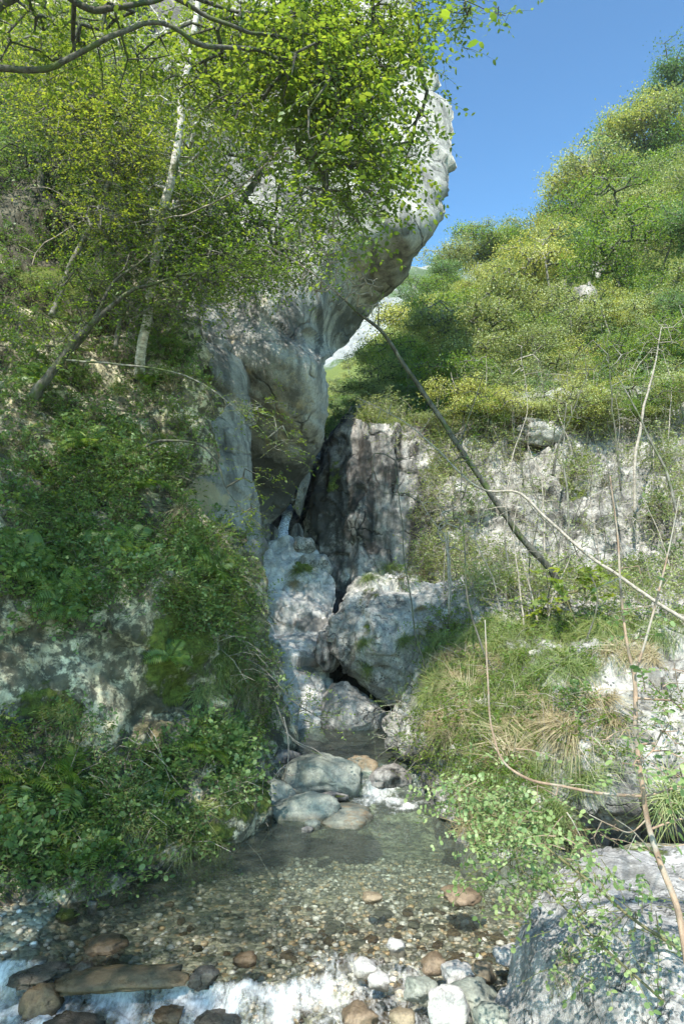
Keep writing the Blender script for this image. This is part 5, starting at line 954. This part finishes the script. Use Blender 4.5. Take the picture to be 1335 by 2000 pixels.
tree('hanging_branch', 'leafy branch leaning out over the foot of the pale chute', 'branch', [[(480, 1230, 8.8, .015), (530, 1320, 8.8, .012), (570, 1370, 8.7, .009), (620, 1400, 8.7, .006)], [(500, 1290, 8.8, .01), (545, 1390, 8.8, .009), (570, 1440, 8.7, .007), (640, 1480, 8.6, .004)]],
     [(560, 1370, 50, 35, 8.7, .3, 22), (630, 1390, 50, 18, 8.7, .25, 16), (570, 1320, 60, 40, 8.7, .3, 10)], 'bark_grey', 'leaf_mid', 0.045, 9, L=0.25, seed=233, wob=0.02)
tree('hanging_branch', 'fine leafy shoots reaching left from the bank above the dark pool', 'branch', [[(850, 1420, 9.0, .01), (800, 1400, 9.0, .008), (760, 1400, 9.0, .006)], [(840, 1440, 9.0, .008), (790, 1450, 9, .006), (740, 1440, 9, .004)]],
     [(790, 1400, 50, 30, 9.0, .2, 18), (760, 1440, 30, 20, 9.0, .2, 7)], 'twig', 'leaf_under', 0.03, 8, L=0.2, seed=234, wob=0.02)
# bare twiggy crowns
def bare(name, label, cat, trunks, blobs, seed, bark='twig', tip=0.0035, step=0.16, wob=0.04, maxr=0.012):
    return tree(name, label, cat, trunks, blobs, bark, None, 0, 0, seed=seed, tip=tip, step=step, wob=wob, maxr=maxr)
bare('dead_branch', 'bare pale twiggy boughs spreading in front of the cliff under the green leaves', 'branch', [[(316, 430, 9.2, .012), (380, 412, 8.5, .011), (450, 380, 8.0, .011), (510, 330, 7.9, .014), (560, 290, 7.9, .011), (600, 320, 7.9, .009), (650, 360, 7.8, .006), (700, 420, 7.8, .004)]],
     [(620, 320, 90, 50, 7.8, .4, 60), (680, 400, 60, 50, 7.8, .4, 34), (520, 330, 60, 40, 7.9, .3, 24), (650, 500, 60, 60, 7.9, .4, 36)], 241)
bare('dead_branch', 'tangle of bare twigs hanging under the cliff belly beside the leaning trunk tip', 'branch', [[(520, 480, 8.4, .014), (590, 520, 8.4, .012), (640, 560, 8.4, .009), (680, 590, 8.4, .007)]],
     [(680, 560, 50, 45, 8.4, .4, 40), (720, 540, 40, 40, 8.4, .3, 22), (620, 560, 60, 40, 8.4, .4, 30), (730, 600, 14, 30, 8.4, .2, 10)], 242)
bare('dead_branch', 'dry forked twig standing out from the forked tree on the dark bank', 'branch', [[(172, 438, 9.2, .01), (130, 390, 9.1, .008), (95, 368, 9, .006), (60, 366, 9, .004)]], [(90, 360, 40, 16, 9, .1, 7), (40, 510, 40, 40, 9, .2, 8)], 243)
bare('dead_branch', 'bundle of thin bare roots hanging from the bank onto the river boulders', 'branch', [[(555, 1400, 8.3, .008), (563, 1450, 8.3, .007), (560, 1500, 8.3, .005), (552, 1540, 8.3, .004)], [(560, 1430, 8.3, .006), (588, 1450, 8.3, .005), (620, 1465, 8.3, .004), (640, 1482, 8.2, .003)]],
     [(570, 1510, 20, 40, 8.3, .15, 12), (545, 1520, 20, 30, 8.3, .1, 8)], 244, tip=0.0025)
bare('bare_shrub', 'leafless whitish shrub branching like a candelabrum on the leaning block', 'shrub', [[(876, 1200, 9.9, .014), (874, 1120, 9.9, .013), (868, 1050, 9.9, .011), (866, 1040, 9.9, .01)], [(868, 1045, 9.9, .008), (840, 1010, 9.9, .006), (818, 975, 9.9, .004)]],
     [(870, 1000, 50, 30, 9.9, .3, 26), (910, 1020, 20, 20, 9.9, .2, 7)], 245)
# leaning trunks on the right bank
tree('leaning_tree', 'long bare grey trunk slanting up leftwards across the whole gorge', 'tree',
     [[(1150, 1290, 9.6, 0.0490), (1118, 1220, 9.5, 0.0461), (1100, 1160, 9.4, 0.0472), (1075, 1115, 9.3, 0.0461), (1030, 1065, 9.2, 0.0438), (965, 975, 9.1, 0.0403), (900, 878, 9.0, 0.0357), (840, 790, 8.9, 0.0322), (785, 705, 8.8, 0.0277), (738, 640, 8.7, 0.0230), (700, 610, 8.6, 0.0173), (668, 582, 8.6, 0.0126), (650, 565, 8.6, 0.0069)],
      [(738, 640, 8.7, 0.0126), (737, 610, 8.7, 0.0069), (736, 590, 8.7, 0.0034)], [(895, 872, 9, 0.0115), (920, 800, 9, 0.0081), (945, 730, 9, 0.0046)], [(1070, 1110, 9.3, 0.0115), (1150, 1060, 9.4, 0.0058)]],
     [(750, 625, 40, 35, 8.7, .3, 10), (930, 760, 60, 50, 9, .4, 14), (1090, 1170, 60, 40, 9.3, .4, 14)], 'bark_dark', 'leaf_mid', 0.05, 7, L=0.3, seed=251, wob=0.03)
bare('fallen_stem', 'thin white dead stem crossing behind the leaning grey trunk', 'branch',
     [[(1380, 1235, 7.9, 0.0221), (1335, 1208, 8.0, 0.0221), (1240, 1145, 8.2, 0.0208), (1150, 1085, 8.4, 0.0195), (1060, 1005, 8.6, 0.0175), (1010, 962, 8.7, 0.0156), (950, 958, 8.75, 0.0130), (900, 925, 8.8, 0.0117), (850, 875, 8.9, 0.0097), (790, 825, 9, 0.0078), (700, 778, 9.1, 0.0046)], [(820, 850, 9, 0.0052), (850, 800, 9, 0.0039), (860, 770, 9, 0.0020)], [(790, 828, 9, 0.0052), (770, 850, 9, 0.0039), (745, 850, 9, 0.0020)]],
     [(750, 810, 50, 30, 9.0, .3, 6), (960, 1000, 60, 40, 8.8, .3, 8)], 252, wob=0.03)
bare('dead_branch', 'bent dark branch lying on the grassy top by the foot of the leaning trunk', 'branch', [[(1100, 1195, 9.2, .016), (1060, 1190, 9.1, .014), (1000, 1175, 9, .01), (940, 1165, 9, .005)], [(1030, 1185, 9.1, .01), (1000, 1150, 9.1, .006), (985, 1140, 9.1, .003)]], [(960, 1160, 30, 16, 9, .1, 6)], 253, bark='bark_dark')
for i, (pts, bk, lab) in enumerate([
    ([(1030, 1400, 8.2, .016), (985, 1340, 8.3, .015), (945, 1270, 8.4, .013), (915, 1180, 8.5, .011), (905, 1050, 8.6, .008), (900, 900, 8.7, .005)], 'bark_dark', 'dark bare sapling stem rising from the grassy bank, nearest the water'),
    ([(835, 1310, 9.3, .012), (812, 1230, 9.3, .011), (795, 1130, 9.3, .009), (785, 1020, 9.3, .007), (770, 900, 9.3, .004)], 'bark_dark', 'thin dark stem standing in front of the leaning white block'),
    ([(880, 1200, 10.2, .012), (877, 1090, 10.2, .012), (872, 1040, 10.2, .009)], 'twig', 'straight white stem under the candelabrum twigs'),
    ([(1238, 1000, 12, .03), (1240, 900, 12, .028), (1258, 790, 12, .022), (1280, 700, 12, .014), (1292, 640, 12, .008)], 'twig', 'slender white sapling stem in front of the white wall, right part'),
    ([(1110, 1090, 12, .022), (1108, 980, 12, .02), (1100, 870, 12, .014), (1105, 790, 12, .008)], 'bark_grey', 'slender grey sapling stem in front of the middle of the white wall'),
    ([(1060, 1160, 12, .02), (1062, 1040, 12, .016), (1058, 930, 12, .010)], 'twig', 'pale sapling stem beside the leaning trunk, before the white wall'),
    ([(1000, 1160, 11, .016), (985, 1050, 11, .013), (1000, 900, 11, .01), (1030, 790, 11, .006), (1020, 700, 11, .004)], 'twig', 'crooked pale sapling behind the leaning trunk'),
    ([(1210, 960, 12, .02), (1200, 860, 12, .016), (1190, 740, 12, .010), (1185, 660, 12, .005)], 'bark_dark', 'dark sapling on the ledge above the white wall'),
    ([(1080, 930, 13, .03), (1090, 870, 13, .02), (1120, 800, 13, .012), (1150, 720, 13, .006)], 'bark_dark', 'dark forked sapling at the rim of the white wall'),
    ([(1320, 1000, 10, .02), (1290, 900, 10, .018), (1230, 780, 10, .012), (1180, 700, 10, .006)], 'bark_grey', 'grey sapling leaning left at the end of the white wall')]):
    tree('sapling', lab, 'sapling', [pts], [(pts[-1][0], pts[-1][1], 60, 60, pts[-1][2], .5, 12), ((pts[-1][0] + pts[-2][0]) / 2, (pts[-1][1] + pts[-2][1]) / 2, 50, 50, pts[-1][2], .4, 8)], bk, 'leaf_mid' if i in (0, 3, 4, 7, 8, 9) else None, 0.05, 7, L=0.3, seed=260 + i, wob=0.04)
# near sapling at the right edge
tree('young_tree', 'reddish bare sapling close to the viewer, forked stems before the white rock', 'tree',
     [[(1380, 2100, 2.3, 0.0115), (1345, 1900, 2.4, 0.0115), (1318, 1760, 2.5, 0.0112), (1290, 1690, 2.55, 0.0108), (1265, 1610, 2.6, 0.0101), (1252, 1530, 2.6, 0.0090), (1240, 1430, 2.65, 0.0086), (1237, 1325, 2.7, 0.0079), (1225, 1270, 2.7, 0.0058), (1210, 1150, 2.75, 0.0050), (1205, 1050, 2.8, 0.0036), (1190, 930, 2.8, 0.0022)],
      [(1237, 1325, 2.7, 0.0058), (1258, 1260, 2.7, 0.0050), (1285, 1160, 2.75, 0.0043), (1310, 1050, 2.8, 0.0029), (1325, 970, 2.8, 0.0022)],
      [(1253, 1555, 2.6, 0.0058), (1180, 1550, 2.62, 0.0058), (1100, 1535, 2.65, 0.0050), (1030, 1520, 2.7, 0.0050), (985, 1490, 2.72, 0.0043), (962, 1430, 2.75, 0.0040), (952, 1330, 2.75, 0.0036), (946, 1210, 2.8, 0.0022)],
      [(1258, 1555, 2.6, 0.0043), (1310, 1540, 2.6, 0.0036), (1370, 1520, 2.6, 0.0029)], [(1270, 1620, 2.6, 0.0043), (1310, 1605, 2.6, 0.0036), (1380, 1590, 2.6, 0.0029)],
      [(1262, 1600, 2.6, 0.0029), (1230, 1625, 2.6, 0.0022), (1190, 1610, 2.6, 0.0022), (1150, 1590, 2.6, 0.0014)], [(1285, 1680, 2.6, 0.0043), (1230, 1620, 2.55, 0.0022), (1200, 1600, 2.5, 0.0014)]],
     [(1320, 1440, 60, 130, 2.5, .15, 16), (1330, 1330, 40, 60, 2.5, .15, 6), (1240, 1450, 50, 120, 2.6, .15, 7), (1250, 1200, 70, 100, 2.7, .1, 5), (1060, 1550, 60, 40, 2.6, .1, 4), (1200, 1650, 60, 30, 2.6, .1, 6)], 'twig_red', 'leaf_rose', 0.035, 8, L=0.13, shape='round', seed=271, wob=0.004, step=0.1, tip=0.0012, maxr=0.004)
# pale rounded-leaf bush at lower right
tree('leafy_bush', 'bush with pale rounded paired leaflets reaching over the water beside the boulder', 'shrub',
     [[(1500, 2000, 3.1, .010), (1335, 1860, 3.2, .008), (1240, 1800, 3.25, .007), (1150, 1720, 3.35, .006), (1060, 1650, 3.5, .005), (980, 1590, 3.6, .004), (900, 1540, 3.7, .003)],
      [(1420, 2080, 3.0, .008), (1300, 1960, 3.1, .006), (1180, 1850, 3.2, .005), (1090, 1760, 3.3, .004), (1020, 1700, 3.4, .003)]],
     [(960, 1590, 90, 60, 3.6, .25, 46), (1040, 1650, 80, 50, 3.5, .25, 34), (1000, 1700, 70, 25, 3.4, .2, 16), (1120, 1740, 90, 60, 3.3, .2, 28), (1230, 1800, 100, 60, 3.2, .15, 18), (920, 1540, 40, 30, 3.7, .15, 12), (1150, 1850, 60, 60, 3.2, .1, 9)],
     'stem', 'leaf_rose', 0.034, 10, L=0.17, shape='round', paired=True, aspect=0.7, seed=272, wob=0.01, step=0.1, tip=0.0012, maxr=0.004, flat=0.5)
tree('maple_sapling', 'bright green lobed leaves of a maple sapling at the foot of the leaning trunk', 'tree',
     [[(1165, 1300, 8.9, .012), (1130, 1230, 8.8, .010), (1105, 1170, 8.8, .008), (1095, 1130, 8.8, .005)]], [(1100, 1150, 60, 30, 8.8, .25, 14), (1150, 1130, 50, 30, 8.8, .25, 10), (1080, 1190, 40, 20, 8.8, .2, 5)], 'stem', 'leaf_bright', 0.11, 7, L=0.25, shape='lobed', seed=273, aspect=0.9, wob=0.01)

# ------------------------------------------------------------------ boulders and stones
st = stone
fg = mass('foreground_boulder', [(1655, 1170, 1420), (1668, 1145, 1620), (1700, 1105, 2000), (1750, 1062, 2000), (1800, 1032, 2000), (1850, 1012, 2000), (1900, 996, 2000), (1940, 980, 2000), (1980, 955, 2000), (2030, 935, 2000), (2200, 900, 2000)],
     [(1220, 1660, 4.4), (1150, 1720, 4.2), (1300, 1700, 4.2), (1060, 1800, 4.1), (1200, 1800, 3.7), (1000, 1930, 4.0), (1100, 1900, 3.65), (1300, 1850, 3.3), (1150, 2000, 3.4), (1335, 2000, 3.0), (2000, 1800, 3.4), (1700, 1680, 4.2), (1000, 2050, 3.8), (1300, 2200, 2.7), (960, 2200, 3.6)],
     170, 170, (0.28, 0.5, 0.25, 0), 1.8, lambda p: 0.045 * fbm(p, 1.8, 5, 91) + 0.025 * ridged(p, 3, 4, 92) + 0.03 * facet(p, 2.2, 93) + 0.008 * fbm(p, 14, 3, 94), rock_material('pale_rounded_boulder', (0.50, 0.485, 0.465), (0.38, 0.37, 0.355), (0.16, 0.155, 0.14), streak=0.3, scale=1.9, speck=0.6, bump=0.9, mottle=0.45),
     masks={'moss': [(1108, 1890, 40, 60, 0.5), (1090, 1960, 14, 50, 0.5), (1240, 1657, 60, 8, 1.0), (1300, 1664, 40, 8, .8)], 'ochre': [(1110, 1890, 40, 60, .6)]}, label='large pale rounded boulder in the near corner dappled by leaf shadows', cat='boulder', edge=5, seed=19)
st('river_boulder', 634, 1522, 150, 100, 8.75, M['boulder'], 'largest grey boulder in mid stream with a raised shoulder and brown end', 0.8, 0.2, 0.1, 5, facets=9, seed=2007, chip=0.05, box=2.5, rough=0.10, masks={'dark': (-0.55, -0.85, 1.0)})
st('river_boulder', 597, 1581, 122, 60, 7.95, M['boulder'], 'smooth rounded greenish boulder sitting in front of the largest one', 0.7, 0.1, 0, 5, facets=6, seed=2011, chip=0.05, box=2.5, rough=0.08, masks={'dark': (-0.5, -0.8, 1.0)})
st('river_boulder', 536, 1550, 62, 46, 8.2, M['boulder'], 'small rounded boulder wedged against the bank beside the smooth one', 0.8, 0.4, 0.35, 4, facets=4, seed=2020)
st('river_boulder', 702, 1502, 66, 42, 9.0, M['boulder'], 'brownish low boulder behind the largest one at the cascade', 0.8, 0, 0, 4, facets=4, seed=2021, masks={'ochre': (-1, 0.8, .7)})
st('river_boulder', 762, 1520, 68, 46, 8.8, M['pillar'], 'dark wet striped boulder splitting the little cascade', 0.8, 0, -0.1, 4, facets=5, seed=2022)
st('river_boulder', 737, 1499, 30, 16, 9.0, M['pillar'], 'small bluish stone beside the dark wet boulder', 0.8, 0, 0, 3, seed=2023)
st('flat_stone', 675, 1592, 100, 18, 7.9, M['boulder'], 'flat brown slab just awash beside the smooth rounded boulder', 1.3, 0, 0, 4, facets=4, seed=2024, chip=0.06, masks={'ochre': (-1, -0.9, .45)})
st('river_stone', 612, 1612, 30, 18, 7.5, M['boulder'], 'small pointed stone standing in the water before the smooth boulder', 0.8, 0, 0, 3, seed=2025)
st('river_stone', 600, 1622, 20, 12, 7.4, M['pillar'], 'tiny dark stone touching the small pointed one', 0.8, 0, 0, 3, seed=2026)
st('river_stone', 655, 1556, 50, 14, 8.35, M['pillar'], 'dark low stone between the largest boulder and the flat brown slab', 0.8, 0, 0, 3, seed=2027)
st('river_boulder', 560, 1500, 60, 60, 9.1, M['pillar'], 'dark stone in the shade behind the largest boulder by the bank', 0.8, 0, 0, 4, seed=2028)
st('river_stone', 618, 1479, 40, 12, 9.4, M['boulder'], 'pale flat stone just above the pool surface behind the largest boulder', 0.8, 0, 0, 3, seed=2029)
st('boulder', 688, 1398, 126, 118, 11.3, M['block'], 'mottled round boulder under the leaning block at the pool edge', 0.7, 0, 0.35, 5, facets=4, seed=2071, rough=0.16, box=2.0, masks={'dark': (0.3, -0.8, .8)})
st('boulder', 640, 1270, 46, 80, 11.7, M['pillar'], 'dark lump of rock between the chute and the leaning block', 0.8, 0, 0, 4, facets=5, seed=2031)
st('boulder', 594, 1068, 40, 40, 14.2, M['block'], 'grey rounded boulder at the head of the pale chute', 0.9, 0, 0, 4, seed=2032)
st('boulder', 626, 1103, 42, 50, 13.7, M['block'], 'bluish boulder jammed beside the pillar at the chute head', 0.9, 0, 0, 4, seed=2033)
st('boulder', 604, 1100, 34, 34, 13.5, M['block'], 'lichen spotted boulder between the two at the chute head', 0.9, 0, 0, 4, seed=2034)
st('boulder', 570, 972, 34, 26, 16.0, M['white_rock'], 'pale wedge of rock above the little waterfall', 0.9, 0, 0.6, 4, seed=2035)
st('boulder', 528, 1048, 36, 46, 15.2, M['pillar'], 'dark wet boulder left of the little waterfall', 0.9, 0, 0, 4, seed=2036)
st('boulder', 581, 1050, 28, 50, 15.2, M['pillar'], 'dark wet boulder right of the little waterfall', 0.9, 0, 0, 4, seed=2037)
st('rock', 592, 955, 20, 110, 15.9, M['block'], 'bluish rock blade between the waterfall gap and the pillar', 0.9, 0, 0.25, 4, seed=2038)
shrub(0, 1112, 1880, 0.22, ['foreground_boulder'], 'small tuft of leaves growing in the mossy hollow of the pale boulder', None, 3.6)
shrub(3, 1095, 1930, 0.16, ['foreground_boulder'], 'tiny plant below the leafy tuft on the pale boulder', None, 3.6)
# waterfall
m, N, Lk, out = nodes('falling_white_water'); tc = N.new('ShaderNodeTexCoord')
nf = noise_node(N, Lk, tc.outputs['Object'], 7, 6, 0.65, mscale=(4, 4, 0.5)); rf = ramp(N, [(0.30, (0, 0, 0)), (0.6, (1, 1, 1))]); Lk(nf, rf.inputs[0])
d1 = N.new('ShaderNodeBsdfDiffuse'); d1.inputs[0].default_value = (0.78, 0.82, 0.88, 1); t1 = N.new('ShaderNodeBsdfTransparent'); t1.inputs[0].default_value = (0.8, 0.85, 0.9, 1)
a = N.new('ShaderNodeMixShader'); Lk(rf.outputs[0], a.inputs[0]); Lk(t1.outputs[0], a.inputs[1]); Lk(d1.outputs[0], a.inputs[2]); Lk(a.outputs[0], out.inputs[0]); M['fall'] = m
def ribbon(rows, seed, n=14, bulge=0.12, amp=0.03):
    rows = np.array(rows, float); t = np.linspace(0, len(rows) - 1, 40); c = np.stack([np.interp(t, np.arange(len(rows)), rows[:, k]) for k in range(4)], -1)
    u = np.linspace(-1, 1, n); X = c[:, 0:1] + u[None] * c[:, 1:2]; Y = np.repeat(c[:, 2:3], n, 1); D = c[:, 3:4] - bulge * (1 - u[None] ** 2)
    p = P(X, Y, D).reshape(-1, 3); p = p + amp * np.stack([fbm(p, 4, 3, seed + k) for k in range(3)], -1); return p, grid_faces(n, 40)
v, f = ribbon([(563, 6, 985, 16.9), (561, 12, 998, 16.5), (558, 9, 1016, 16.1), (553, 10, 1036, 15.6), (549, 15, 1070, 14.9)], 5)
link('waterfall', make_mesh('waterfall', v, f, M['fall'], True), label='narrow white waterfall in the dark cleft behind the pale chute', cat='waterfall')

# stones of the lip and the shoal
Bo, Bd = M['boulder'], M['pillar']
M['tan'] = rock_material('tan_river_stone', (0.26, 0.21, 0.14), (0.18, 0.145, 0.095), (0.09, 0.072, 0.05), streak=0, scale=3, speck=0.1, rough=0.5, bump=0.5, wet=True, crack=.3)
M['whitestone'] = rock_material('white_river_stone', (0.42, 0.41, 0.38), (0.33, 0.32, 0.30), (0.17, 0.165, 0.155), streak=0, scale=3, speck=0.1, ochre=(0.40, 0.28, 0.12), bump=0.5, wet=True, crack=.5)
M['brown'] = rock_material('brown_river_stone', (0.20, 0.15, 0.10), (0.13, 0.095, 0.06), (0.07, 0.055, 0.04), streak=0, scale=3, speck=0.1, rough=0.4, bump=0.5, wet=True, crack=.3)
M['wetrock'] = rock_material('wet_dark_stone', (0.19, 0.175, 0.15), (0.11, 0.10, 0.085), (0.05, 0.046, 0.04), streak=0, scale=2.5, speck=0.1, rough=0.45, bump=0.8, wet=True, crack=.6)
Bd = M['wetrock']
W_, T_, N_ = M['whitestone'], M['tan'], M['brown']
for (px, py, w, h, d, mt, lab, kw) in [
    (72, 1900, 86, 20, 4.75, Bd, 'long dark slab on the lip of the rapids nearest the bank', dict(depth=.6, facets=8, box=5)), (80, 1945, 58, 50, 4.62, T_, 'yellowish wet stone under the dark slab in the rapids', dict(facets=6)),
    (245, 1905, 180, 22, 4.72, T_, 'long brown slab like a log across the lip of the rapids', dict(depth=.4, facets=8, box=6)), (398, 1900, 46, 24, 4.72, Bd, 'dark glistening stone at the end of the log-like slab', dict(facets=4)),
    (480, 1868, 34, 22, 4.95, N_, 'brown stone left of the tan angular one', {}), (150, 2005, 90, 24, 4.33, Bd, 'broad dark stone awash in the foam', dict(depth=.8)),
    (205, 1842, 64, 16, 5.15, N_, 'brown flat stone lying under clear water above the rapids', {}), (180, 1770, 19, 21, 5.78, W_, 'upright pale egg-shaped stone at the edge of the gravel beach', dict(facets=5)), (130, 1788, 36, 26, 5.6, Bd, 'mossy dark stone on the gravel beach', dict(masks={'moss': (-.5, .5, 1)})),
    (100, 1784, 26, 18, 5.62, Bo, 'grey stone beside the mossy one on the beach', {}), (42, 1748, 14, 8, 5.9, W_, 'little pale stone alone at the top of the beach', {}), (62, 1750, 12, 8, 5.9, W_, 'second little pale stone at the top of the beach', {}), (75, 1872, 26, 16, 5.0, W_, 'pale stone in the shallows before the dark slab', {}),
    (8, 1776, 26, 40, 5.6, N_, 'brown stone cut by the picture edge on the beach', {}),
    (330, 1975, 50, 22, 4.45, N_, 'brown rock breaking the foam under the log-like slab', dict(facets=10)), (420, 1990, 80, 36, 4.42, Bd, 'dark rock the rapids pour over, widest in the foam', dict(facets=10)),
    (160, 1885, 40, 26, 4.85, Bd, 'small dark stone between the two slabs of the lip', {}),
    (870, 1962, 66, 66, 4.08, W_, 'white stone with an ochre foot, biggest on the shoal', dict(facets=6, masks={'ochre': (-.1, -.8, 1)})), (925, 1950, 84, 60, 4.2, Bo, 'flat grey cracked stone beside the biggest white one', dict(facets=7)), (893, 1898, 52, 38, 4.55, W_, 'pale rounded stone above the biggest white one', dict(facets=8)),
    (938, 1898, 44, 36, 4.55, T_, 'tan stone beside the foreground boulder', {}), (995, 1862, 50, 26, 4.7, W_, 'pinkish pale stone tucked against the foreground boulder', {}), (715, 1888, 42, 30, 4.75, W_, 'bright white cobble touching another white one, left half of the shoal', dict(facets=8)), (738, 1912, 36, 28, 4.6, W_, 'white cobble just below the middle one', dict(facets=8)),
    (773, 1843, 30, 20, 5.0, W_, 'pale cobble breaking the surface above the shoal', {}), 
    (700, 1985, 60, 34, 4.2, N_, 'brown cobble at the foot of the shoal', {}), (785, 1985, 40, 30, 4.1, T_, 'ochre cobble near the biggest white stone', {}), (845, 1880, 40, 30, 4.65, N_, 'brown cobble with orange cheek above the shoal', {}), (900, 1746, 60, 20, 5.75, N_, 'long rusty stone lying under the bank edge', {}),
    (725, 1750, 34, 12, 5.75, T_, 'orange flat stone under the water in the sunlit patch', {}), (960, 1990, 60, 50, 3.95, Bo, 'grey stone at the foot of the foreground boulder', {}), (820, 1930, 50, 34, 4.4, Bo, 'rounded grey cobble between white cobbles', {})]:
    so = st('river_stone', px, py, w, h, d, mt, lab, kw.pop('depth', 0.9), rng(int(px)).uniform(-.3, .3), rng(int(py)).uniform(-.15, .15), 4 if w > 45 else 3, **kw)
    so.location.z -= h * d / FPX * (0.32 if (px < 660 and py > 1850) else 0.12)
# cobbles: the largest as single stones, the gravel between as one bed
CO = [boulder_mesh('cobble_%s' % k, (1, 0.75, 0.42), mt, 3, seed=900 + k, facets=7, box=2.4) for k, mt in enumerate([Bo, T_, N_, W_, Bo, N_, Bd, Bo])]
for c in CO: c.name = 'cobble'
r = rng(55); cnt = 0
for _ in range(2500):
    if cnt >= 290: break
    px = r.uniform(60, 1010) if r.random() < 0.35 else r.uniform(560, 1010); py = r.uniform(1730, 1995)
    d = 2.58 * (1.0) / ((0.1119 * -1 + (py - 1000) / FPX * 0.9937) / (0.9937 + (py - 1000) / FPX * 0.1119)); p = P(px, py, d)
    if px < 560 and py > 1870: continue
    z = float(bed_z(np.array([[p[0]]]), np.array([[p[1]]]))[0, 0]); right = px > 560
    k = int(r.choice([0, 1, 3, 4, 5, 2, 1] if right else [0, 2, 4, 5, 6, 7, 2])); s = 0.022 + 0.05 * r.random() ** 1.7 * (1.1 if right else 0.9)
    shade = 'sunlit' if right and py > 1780 else 'dim'
    lab = {0: 'grey', 4: 'grey', 7: 'grey', 1: 'tan', 3: 'white', 2: 'brown', 5: 'brown', 6: 'dark'}[k]
    o = link('cobble', CO[k], None, lab + ' cobble ' + (zn := ('on the shoal beside the pale boulder' if px > 850 else 'in the middle of the shoal' if px > 700 else 'at the rapids edge of the shoal') if right and py > 1830 else 'under the clear water above the shoal' if right else 'under the shaded shallows' if px > 250 else 'by the gravel beach'), 'cobble', 'cobbles of the stream bed'); cnt += 1
    o.location = (p[0], p[1], z + s * 0.15); o.scale = (s, s, s); o.rotation_euler = (r.uniform(-.2, .2), r.uniform(-.2, .2), r.uniform(0, 6.3))
v0, f0 = ICO[2] if False else ico(1); parts = {k: [] for k in range(5)}
r = rng(56); n = 13000; X = np.where(r.random(n) < 0.5, r.uniform(-3.2, 2.2, n), r.uniform(-0.6, 2.0, n)); Y = 4.1 + 3.9 * r.random(n) ** 1.2; Z = bed_z(X, Y); s = 0.008 + 0.032 * r.random(n) ** 2.0
V = v0[None] * np.stack([s, s * r.uniform(.6, 1, n), s * r.uniform(.35, .7, n)], -1)[:, None]; an = r.uniform(0, 6.3, n); c_, s_ = np.cos(an)[:, None], np.sin(an)[:, None]
V = np.stack([V[..., 0] * c_ - V[..., 1] * s_, V[..., 0] * s_ + V[..., 1] * c_, V[..., 2]], -1) + np.stack([X, Y, Z + s * 0.2], -1)[:, None]
F = f0[None] + (np.arange(n) * len(v0))[:, None, None]
m, N, Lk, out = nodes('mixed_pebbles'); g_ = N.new('ShaderNodeNewGeometry')
rr = ramp(N, [(0.0, (0.07, 0.065, 0.05)), (0.3, (0.18, 0.175, 0.14)), (0.55, (0.29, 0.27, 0.22)), (0.74, (0.36, 0.25, 0.13)), (0.88, (0.46, 0.43, 0.37)), (1.0, (0.62, 0.59, 0.54))]); Lk(g_.outputs['Random Per Island'], rr.inputs[0])
b = N.new('ShaderNodeBsdfPrincipled'); Lk(rr.outputs[0], b.inputs['Base Color']); b.inputs['Roughness'].default_value = 0.5; Lk(b.outputs[0], out.inputs[0])
link('pebbles', make_mesh('pebbles', V.reshape(-1, 3), F.reshape(-1, 3), m, True), label='small mixed pebbles strewn over the bed of the shallow stream', cat='gravel', kind='stuff')
hz = np.array([(x, y, z) for z in (-2.2, 150.0) for y in (-125.0, 485.0) for x in (-305.0, 305.0)])
m, N, Lk, out = nodes('gorge_air'); pv = N.new('ShaderNodeVolumePrincipled'); pv.inputs['Density'].default_value = HAZE; pv.inputs['Color'].default_value = (0.80, 0.88, 0.97, 1); pv.inputs['Anisotropy'].default_value = 0.3
Lk(pv.outputs[0], out.inputs['Volume'])
if HAZE: link('haze', make_mesh('haze', hz, np.array([[0, 2, 3, 1], [4, 5, 7, 6], [0, 1, 5, 4], [2, 6, 7, 3], [0, 4, 6, 2], [1, 3, 7, 5]]), m), kind='stuff', label='thin pale summer air between the slopes', cat='haze')
print('script time', time.time() - T0, 'tris', sum(len(o.data.polygons) for o in scene.objects if o.type == 'MESH'))
